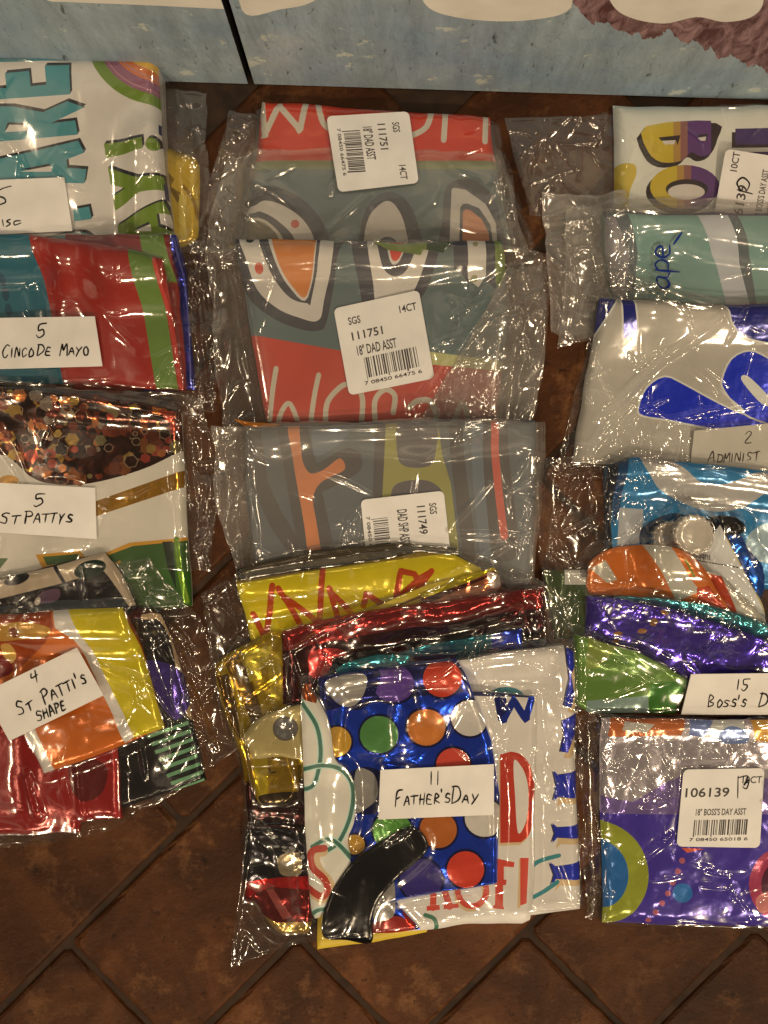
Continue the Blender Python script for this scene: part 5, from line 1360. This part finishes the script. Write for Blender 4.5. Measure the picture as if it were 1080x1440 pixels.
def right_second():
    b0 = Bag(P(764, 266, 880, 270), P(880, 270, 884, 470), P(776, 466, 884, 470), P(764, 266, 776, 466), z=10)
    b0.close('spare flat hazy bag layer sticking out left of the teal pack', haze=.2, amp=.25, stretch=3, lift=1)
    b = Bag(P(802, 280, 960, 276, 1140, 284), P(1140, 284, 1140, 440), P(790, 484, 900, 460, 1140, 440), P(802, 280, 798, 380, 790, 484), z=20)
    D2 = (74, 84, 84)
    lay = [(D2, poly(P(830, 290, 874, 303, 896, 356, 890, 440, 820, 440))), ((128, 120, 116), poly(P(820, 310, 858, 312, 884, 360, 880, 440, 820, 440))), ((186, 182, 174), poly(P(968, 300, 1010, 300, 1038, 359, 1060, 440, 1026, 440, 1008, 370))), (D2, poly(P(1010, 300, 1024, 300, 1056, 368, 1068, 440, 1059, 440, 1038, 359))), ((44, 50, 82), poly(P(820, 296, 1160, 298, 1160, 311, 1040, 310, 880, 308)))]
    balloon('teal shaped pack with a pale gray curved band', P(846, 302, 900, 303, 1150, 305, 1150, 440, 870, 440, 852, 360), (112, 146, 130), lay, t=7)
    bag = b.close('clear hazy bag marked in blue pen over the teal pack', haze=.12, amp=.4, zones=[(905, 385, 40, 1.4), (830, 320, 30, .5), (840, 290, 30, .8)], stretch=2.4, creases=[(848, 300, 900, 292, 1010, 300, 1.4, 4), (870, 380, 960, 410, 1010, 424, 2, 3), (880, 365, 930, 385, 1.5, 2.5), (806, 300, 800, 460, 1.2, 3), (900, 400, 940, 390, 1.5, 2), (820, 285, 830, 320, 1, 3)])
    # blue felt-pen writing on the film, read upwards
    lo = [P(16, 19, 6, 20, 0, 10, 5, 1, 14, 4, 17, 18, 17, 4, 23, 0), P(27, 22, 25, -15), P(26, 16, 34, 22, 41, 14, 38, 3, 27, 2), P(46, 10, 58, 13, 57, 20, 49, 21, 45, 10, 50, 1, 60, 3), P(62, -3, 75, -11)]
    st = [[(950 - v, 400 - u) for u, v in q] for q in lo]
    pl = [to_plan(q, 24) for q in st]
    co, fc = ribbons(st, 4.2, lambda q: to_plan(q, 24), lambda x, y: float(s_at(S, np.array(x), np.array(y))), .25)
    a = np.array(co)
    mesh_obj('handwriting', w3(a[:, 0], a[:, 1], a[:, 2]), fc, [ink((26, 44, 104), 'paper')], parent=bag)

def right_third():
    b = Bag(P(848, 362, 960, 405, 1140, 410), P(1140, 410, 1140, 668), P(790, 650, 950, 660, 1140, 668), P(848, 362, 835, 470, 790, 650), z=24)
    BB = (18, 46, 192); NV = (26, 34, 112); PW = (214, 204, 196)
    G = (178, 164, 142)
    lay = []
    for q, c in ((P(838, 410, 866, 419, 830, 480), NV), (P(868, 415, 883, 415, 893, 473, 874, 478), NV), (sm(P(1018, 410, 1022, 440, 1030, 460, 1058, 477, 1150, 482, 1170, 410)), NV),
                 (sm(P(899, 574, 910, 546, 935, 530, 962, 541, 1000, 562, 1042, 582, 1086, 593, 1050, 602, 1014, 604, 941, 590, 905, 584), 3), BB), (sm(P(1017, 533, 1030, 505, 1055, 494, 1082, 505, 1150, 545, 1150, 620, 1080, 595, 1046, 580, 1020, 549), 3), BB)):
        pc = np.mean(np.array(q), axis=0)
        lay.append((PW, ('s', list(q) + [q[0]], 5.0)))
        lay.append((c, poly(q), 'gloss'))
    lay.append((PW, poly(sm(P(1043, 534, 1054, 530, 1088, 566, 1072, 568)))))
    lay.append((PW, poly(P(1010, 545, 1046, 575, 1048, 582, 1020, 556))))
    balloon('pale gray white balloon with big royal blue lettering', P(843, 420, 870, 424, 1000, 430, 1150, 426, 1150, 672, 806, 650, 824, 540), G, lay, t=8, lo=.9, side=(30, 32, 40))  # near-black side colour paints the shaded left edge
    q = P(975, 606, 1140, 590, 1140, 684, 970, 664)
    note('white note card reading 2 Administ, cut off at its right', q, hand('2', 1044, 624, 20, 15, -3, slant=.25) + hand('Administ', 996, 651, 18, 12.5, -3, .72), 2.2, ink_c=(70, 58, 46), color=(190, 176, 152))
    b.close('clear glinting bag over the royal blue lettered balloon', haze=.008, amp=.5, zones=[(920, 615, 36, 1.9), (880, 640, 40, 1.2), (870, 385, 34, 1.3), (880, 560, 50, .5), (1000, 600, 34, .7)], calm=[q], creases=[(1018, 446, 930, 510, 860, 590, 830, 650, 2.2, 3), (1022, 450, 950, 500, 1.5, 2.2), (892, 495, 902, 515, 930, 494, 1.3, 2), (846, 400, 832, 470, 808, 560, 794, 644, 2.4, 3), (845, 590, 880, 570, 1.4, 2.5), (860, 380, 950, 420, 1020, 430, 1.6, 3), (930, 590, 990, 580, 1080, 560, 1.6, 3), (840, 630, 900, 560, 1.2, 2), (975, 605, 973, 650, 1.2, 2)])

def puck(label, cx, cy, r0, hgt, c):
    """low round foil-wrapped weight with a crimped rim"""
    global S
    z0 = float(s_at(S, np.array(cx), np.array(cy)))
    (px, py), = to_plan([(cx, cy)], z0 + hgt)
    g = np.hypot(*(np.meshgrid(np.arange(-r0, r0, 3), np.arange(-r0, r0, 3))))
    xx, yy = np.meshgrid(np.arange(px - r0, px + r0, 3), np.arange(py - r0, py + r0, 3))
    z0 = float(np.percentile(s_at(S, xx, yy), 80))
    n = 72
    prof = [(0.0, hgt - 1.2), (.55, hgt - 1.1), (.78, hgt - .8), (.86, hgt), (.95, hgt - .3), (1.0, hgt - 2), (.97, .4 * hgt), (1.0, 0.0)]
    co, fc = [], []
    for k, (rr, z) in enumerate(prof):
        for i in range(n):
            a = 2 * math.pi * i / n
            cr = 1 + (.045 * math.cos(a * 18) if k >= 3 else 0)
            co.append((px + r0 * rr * cr * math.cos(a), py + r0 * rr * cr * math.sin(a), z0 + z + (.35 * math.cos(a * 18) if k in (3, 4) else 0)))
    for k in range(len(prof) - 1):
        for i in range(n):
            j = (i + 1) % n
            fc.append((k * n + i, (k + 1) * n + i, (k + 1) * n + j, k * n + j))
    a = np.array(co)
    o = mesh_obj('balloon_weight', w3(a[:, 0], a[:, 1], a[:, 2]), [f[::-1] for f in fc], [ink(c, 'gloss')])
    tag(o, label, 'balloon weight', 'round foil balloon weights')
    loop = ell(px, py, r0)
    lay_flat(loop, lambda X, Y: 0 * X + z0, hgt)

def right_fourth():
    b = Bag(P(752, 640, 880, 640, 1140, 672), P(1140, 672, 1140, 1012), P(800, 1010, 950, 1010, 1140, 1012), P(752, 640, 762, 780, 800, 1010), z=26)
    BLC = (44, 116, 152)
    balloon('dark green balloon half hidden behind crinkled film', P(762, 800, 826, 800, 880, 860, 860, 900, 782, 900), (62, 74, 40), [((196, 184, 162), poly(P(794, 780, 840, 780, 840, 822, 794, 822))), ((120, 110, 100), poly(P(816, 800, 834, 800, 834, 812, 816, 812)))], t=4, finish='gloss', fac=.6)
    lay = [((28, 32, 40), poly(P(838, 650, 868, 640, 860, 740, 866, 830, 838, 830))), ((26, 62, 92), poly(P(866, 640, 880, 640, 872, 720, 862, 740))), ((178, 166, 150), poly(sm(P(895, 640, 919, 681, 958, 706, 1002, 719, 1044, 714, 1074, 692, 1092, 670, 1060, 665, 1036, 674, 1008, 682, 980, 678, 945, 652)))), ((176, 170, 160), poly(P(872, 714, 905, 716, 904, 742, 899, 764, 868, 768))), ((20, 36, 60), poly(sm(P(902, 745, 925, 728, 955, 722, 975, 740, 950, 775, 905, 770)))), ((150, 164, 160), smp(1080, 735, 1050, 760, 1070, 790, 1140, 790, 1140, 735))]
    balloon('bright blue balloon with a wide pale curved band', P(852, 655, 888, 643, 1000, 655, 1150, 674, 1150, 830, 866, 830, 852, 740), BLC, lay, t=8, finish='gloss', fac=.5, fs=44, grid=4)
    balloon('small rounded royal blue balloon edge beside the ribbon card', sm(P(1000, 744, 1038, 748, 1054, 775, 1074, 800, 1072, 842, 1040, 830, 1010, 790), 3), (32, 84, 160), [((20, 50, 110), strk(P(1054, 776, 1050, 800, 1056, 820), 2))], t=4, finish='foil', fac=.5, fs=26, grid=4)
    balloon('shiny black oval balloon end above the ribbon card', ell(1022, 739, 27, 13, 12), (34, 30, 30), [], t=5, finish='foil', fac=.5, fs=20, grid=3.5)
    # card with upside-down printing and a dashed line
    cd = sm(P(965, 782, 985, 772, 1006, 742, 1016, 752, 1076, 862, 1070, 884, 1040, 872), 3)
    balloon('pale ribbon holder card with upside down printing', cd, (200, 190, 172), [((60, 54, 50), strk(P(974 + i * 4.2, 787 + i * .72, 976 + i * 4.2, 787.4 + i * .72), 1.8, False)) for i in range(15)] + [((176, 150, 60), strk(P(1016, 752, 1076, 862), 1.5, False))], t=1.5, finish='paper', name='ribbon_card', cat='card', group=None, grid=4, lo=.3)
    V, F = text_tris('Ribbon Ho')
    vx0, vx1 = V[:, 0].min(), V[:, 0].max()
    pts = [(1016 - (v[0] - vx0) / (vx1 - vx0) * 44, 779 + 3.5 - (v[0] - vx0) * .3 + v[1] * 11) for v in V]
    pp = np.array(to_plan(pts, 36))
    zz = s_at(S, pp[:, 0], pp[:, 1]) + .2
    rc = bpy.data.objects['ribbon_card']
    mesh_obj('printing', w3(pp[:, 0], pp[:, 1], zz), [f for f in F], [ink((60, 52, 48), 'paper')], smooth=False, parent=rc)
    puck('crimped silver balloon weight, partly tucked behind the larger one', 942, 757, 24, 6, (176, 158, 134))
    puck('larger crimped silver balloon weight above the orange half circle', 973, 752, 28, 9, (196, 178, 152))
    balloon('pale translucent looking balloon with a red wedge behind the orange one', sm(P(925, 772, 955, 776, 974, 801, 1008, 808, 1040, 836, 1066, 862, 1072, 880, 1030, 870, 975, 850, 940, 810), 3), (178, 164, 140), [((176, 58, 26), poly(P(992, 806, 1012, 810, 1040, 876, 1014, 866))), ((110, 120, 40), strk(P(975, 793, 988, 812), 3, False))], t=3, finish='gloss', fac=.5)
    lay = [((192, 178, 152), poly(P(896, 758, 930, 758, 963, 812, 981, 830, 951, 846, 934, 820))), ((186, 172, 146), poly(P(832, 800, 852, 788, 868, 815, 854, 820))), ((110, 120, 40), strk(P(955, 786, 970, 812), 3, False)), ((176, 58, 26), poly(P(975, 826, 992, 822, 1024, 862, 980, 852)))]
    balloon('orange half circle balloon with pale crossing bands', sm(P(829, 836, 830, 803, 837, 788, 860, 772, 897, 766, 930, 766, 958, 776, 986, 801, 1004, 830, 1020, 858, 975, 848, 919, 840, 863, 837), 3), (206, 104, 36), lay, t=4, finish='gloss', fac=.4, fs=40)
    balloon('glittering teal foil balloon edge under the orange one', P(862, 836, 920, 838, 975, 846, 1020, 858, 1150, 900, 1150, 950, 1000, 900, 860, 858), (70, 142, 138), [], t=4, finish='foil', fac=1.5, fs=11, grid=3)
    lay = [((196, 130, 70), poly(ell(*e)), 'foil') for e in ((925, 858, 6, 3, 20), (912, 872, 5, 6), (900, 886, 6, 4), (866, 902, 5, 3), (868, 890, 6, 3))]
    balloon('crumpled purple foil balloon in the middle of the bag', P(826, 838, 872, 842, 930, 852, 1000, 872, 1150, 928, 1150, 960, 960, 960, 900, 925, 824, 892), (82, 58, 158), lay, t=5, finish='foil', fac=1.7, fs=20, stretch=2.2, grid=3)
    lay = [((60, 112, 34), poly(P(914, 960, 975, 955, 955, 1012, 912, 1008))), ((134, 150, 132), poly(P(825, 986, 912, 978, 912, 1010, 825, 1010))), ((124, 134, 56), poly(P(824, 890, 866, 905, 840, 940, 824, 940)))]
    balloon('glossy leaf green balloon left of the Boss note', P(806, 893, 824, 896, 891, 914, 936, 937, 967, 957, 960, 985, 952, 1004, 830, 1003, 806, 988), (98, 128, 50), lay, t=6, finish='gloss', fac=.8, fs=44, grid=4)
    q = P(970, 947, 1150, 945, 1150, 1006, 958, 1005)
    b.close("clear heavily crinkled bag of assorted Boss's Day balloons", haze=.008, amp=.7, fs=20, zones=[(790, 700, 50, 2.0), (775, 780, 40, 1.6), (800, 850, 36, 1.6), (880, 700, 50, .8), (840, 950, 50, .9), (1040, 860, 50, .9), (1060, 770, 40, 1)], calm=[q], stretch=2,
            creases=[(830, 750, 900, 690, 2, 2.5), (780, 760, 870, 720, 1.6, 2.5), (895, 650, 905, 675, 1.6, 2), (957, 692, 968, 730, 1.8, 2.2), (845, 905, 925, 965, 965, 945, 1.8, 2.5), (838, 655, 800, 720, 1.6, 2.5), (810, 660, 790, 740, 1.5, 2.5), (780, 740, 805, 775, 1.5, 2.2), (760, 640, 850, 645, 1.5, 3), (920, 965, 860, 990, 1.3, 2.5), (820, 900, 826, 990, 1.6, 2.5), (770, 690, 830, 680, 1.4, 2.5), (880, 860, 940, 820, 1.3, 2), (850, 940, 900, 935, 1.2, 2)])
    note("thick white note card reading 15 Boss's D, cut off at its right", q, hand('15', 1033, 970, 17, 14, 0, .95, slant=.2) + hand("Boss's", 994, 994, 18, 13, 0, .66) + hand('Day', 1066, 993, 20, 17), 2.8, tk=1.2)

def right_fifth():
    b = Bag(P(812, 1008, 950, 1010, 1140, 1010), P(1140, 1010, 1140, 1322), P(830, 1306, 960, 1316, 1140, 1322), P(812, 1008, 822, 1150, 830, 1306), z=18)
    PUR = (66, 46, 136); GLARE = (212, 192, 206)  # silver and lilac areas paint the glare of the crinkled film
    lay = [(GLARE, poly(P(830, 1000, 1160, 1000, 1160, 1142, 830, 1142)), 'foil'), ((160, 130, 190), poly(P(846, 1120, 890, 1128, 930, 1104, 956, 1092, 1160, 1096, 1160, 1145, 846, 1145)), 'foil'), ((186, 98, 48), poly(P(860, 1000, 965, 1000, 958, 1034, 855, 1036))), ((112, 124, 160), poly(P(970, 1000, 1010, 1000, 988, 1036, 968, 1034))), ((196, 188, 170), poly(P(1010, 1000, 1050, 1000, 1040, 1040, 990, 1036))), ((110, 124, 158), smp(1012, 1030, 1026, 1020, 1044, 1026, 1052, 1044, 1014, 1044)), ((206, 146, 58), poly(P(1052, 1000, 1160, 1000, 1160, 1050, 1062, 1042))), ((190, 178, 156), poly(P(878, 1014, 920, 1018, 908, 1030, 874, 1026))),
           ((150, 150, 44), poly(ell(838, 1231, 74, 76, n=48))), ((36, 98, 150), poly(ell(838, 1231, 46, 50, n=40))), ((38, 108, 164), poly(ell(960, 1256, 14))), ((168, 56, 80), poly(ell(1108, 1244, 55))), ((84, 30, 50), poly(ell(1108, 1244, 38))), ((206, 120, 110), smp(1064, 1262, 1090, 1252, 1100, 1270, 1070, 1284)), ((216, 90, 60), poly(P(958, 1192, 990, 1194, 966, 1199)))]
    lay += [((176, 92, 104), poly(ell(x, y, 4.2, n=14))) for x, y in ((959, 1210), (953, 1225), (946, 1241), (939, 1256), (931, 1270), (922, 1283), (913, 1296))]
    balloon('purple pack with a lime and blue ring and silver film glare painted over its top', P(846, 1010, 950, 1011, 1150, 1012, 1150, 1311, 960, 1306, 850, 1302, 846, 1150), PUR, lay, t=10, finish='gloss', lo=.8, grid=3.5, fac=.75, fs=30, edge=9, side=(40, 34, 40))
    q = P(961, 1082, 1075, 1080, 1068, 1192, 951, 1190)
    bag = b.close('clear bag with an upright 106139 label over the purple pack', haze=.008, amp=.45, fs=18, zones=[(880, 1078, 50, 2.2), (935, 1085, 50, 2.2), (925, 1120, 36, 1.4), (1000, 1058, 50, 2.0), (1060, 1058, 50, 2.0), (1085, 1120, 30, 1.5), (830, 1060, 20, 1.5), (838, 1180, 22, 1.5), (835, 1260, 24, 1.2), (1060, 1270, 30, .8)], calm=[q], stretch=1.6,
                  creases=[(905, 1215, 948, 1178, 1.8, 2.5), (836, 1140, 842, 1190, 2, 2.5), (822, 1040, 830, 1120, 842, 1190, 1.8, 2.5), (990, 1250, 1030, 1253, 1.2, 2), (1000, 1230, 1030, 1236, 1.2, 2), (920, 1242, 960, 1236, 1, 2), (925, 1030, 945, 1070, 1.3, 2.5), (850, 1300, 940, 1306, 1080, 1316, 1.4, 3), (865, 1040, 960, 1036, 1080, 1046, 1.2, 3), (828, 1250, 862, 1262, 1.6, 2.5)])
    sticker(bag, q, ASST, (.19, .85, .66, .86), "7 08450 65018 6", SCR)

for build in (left_top, mid_first, right_first, left_second, mid_second, right_second, right_third, left_third, mid_third, right_fourth, left_fourth, mid_fourth, right_fifth):
    build()
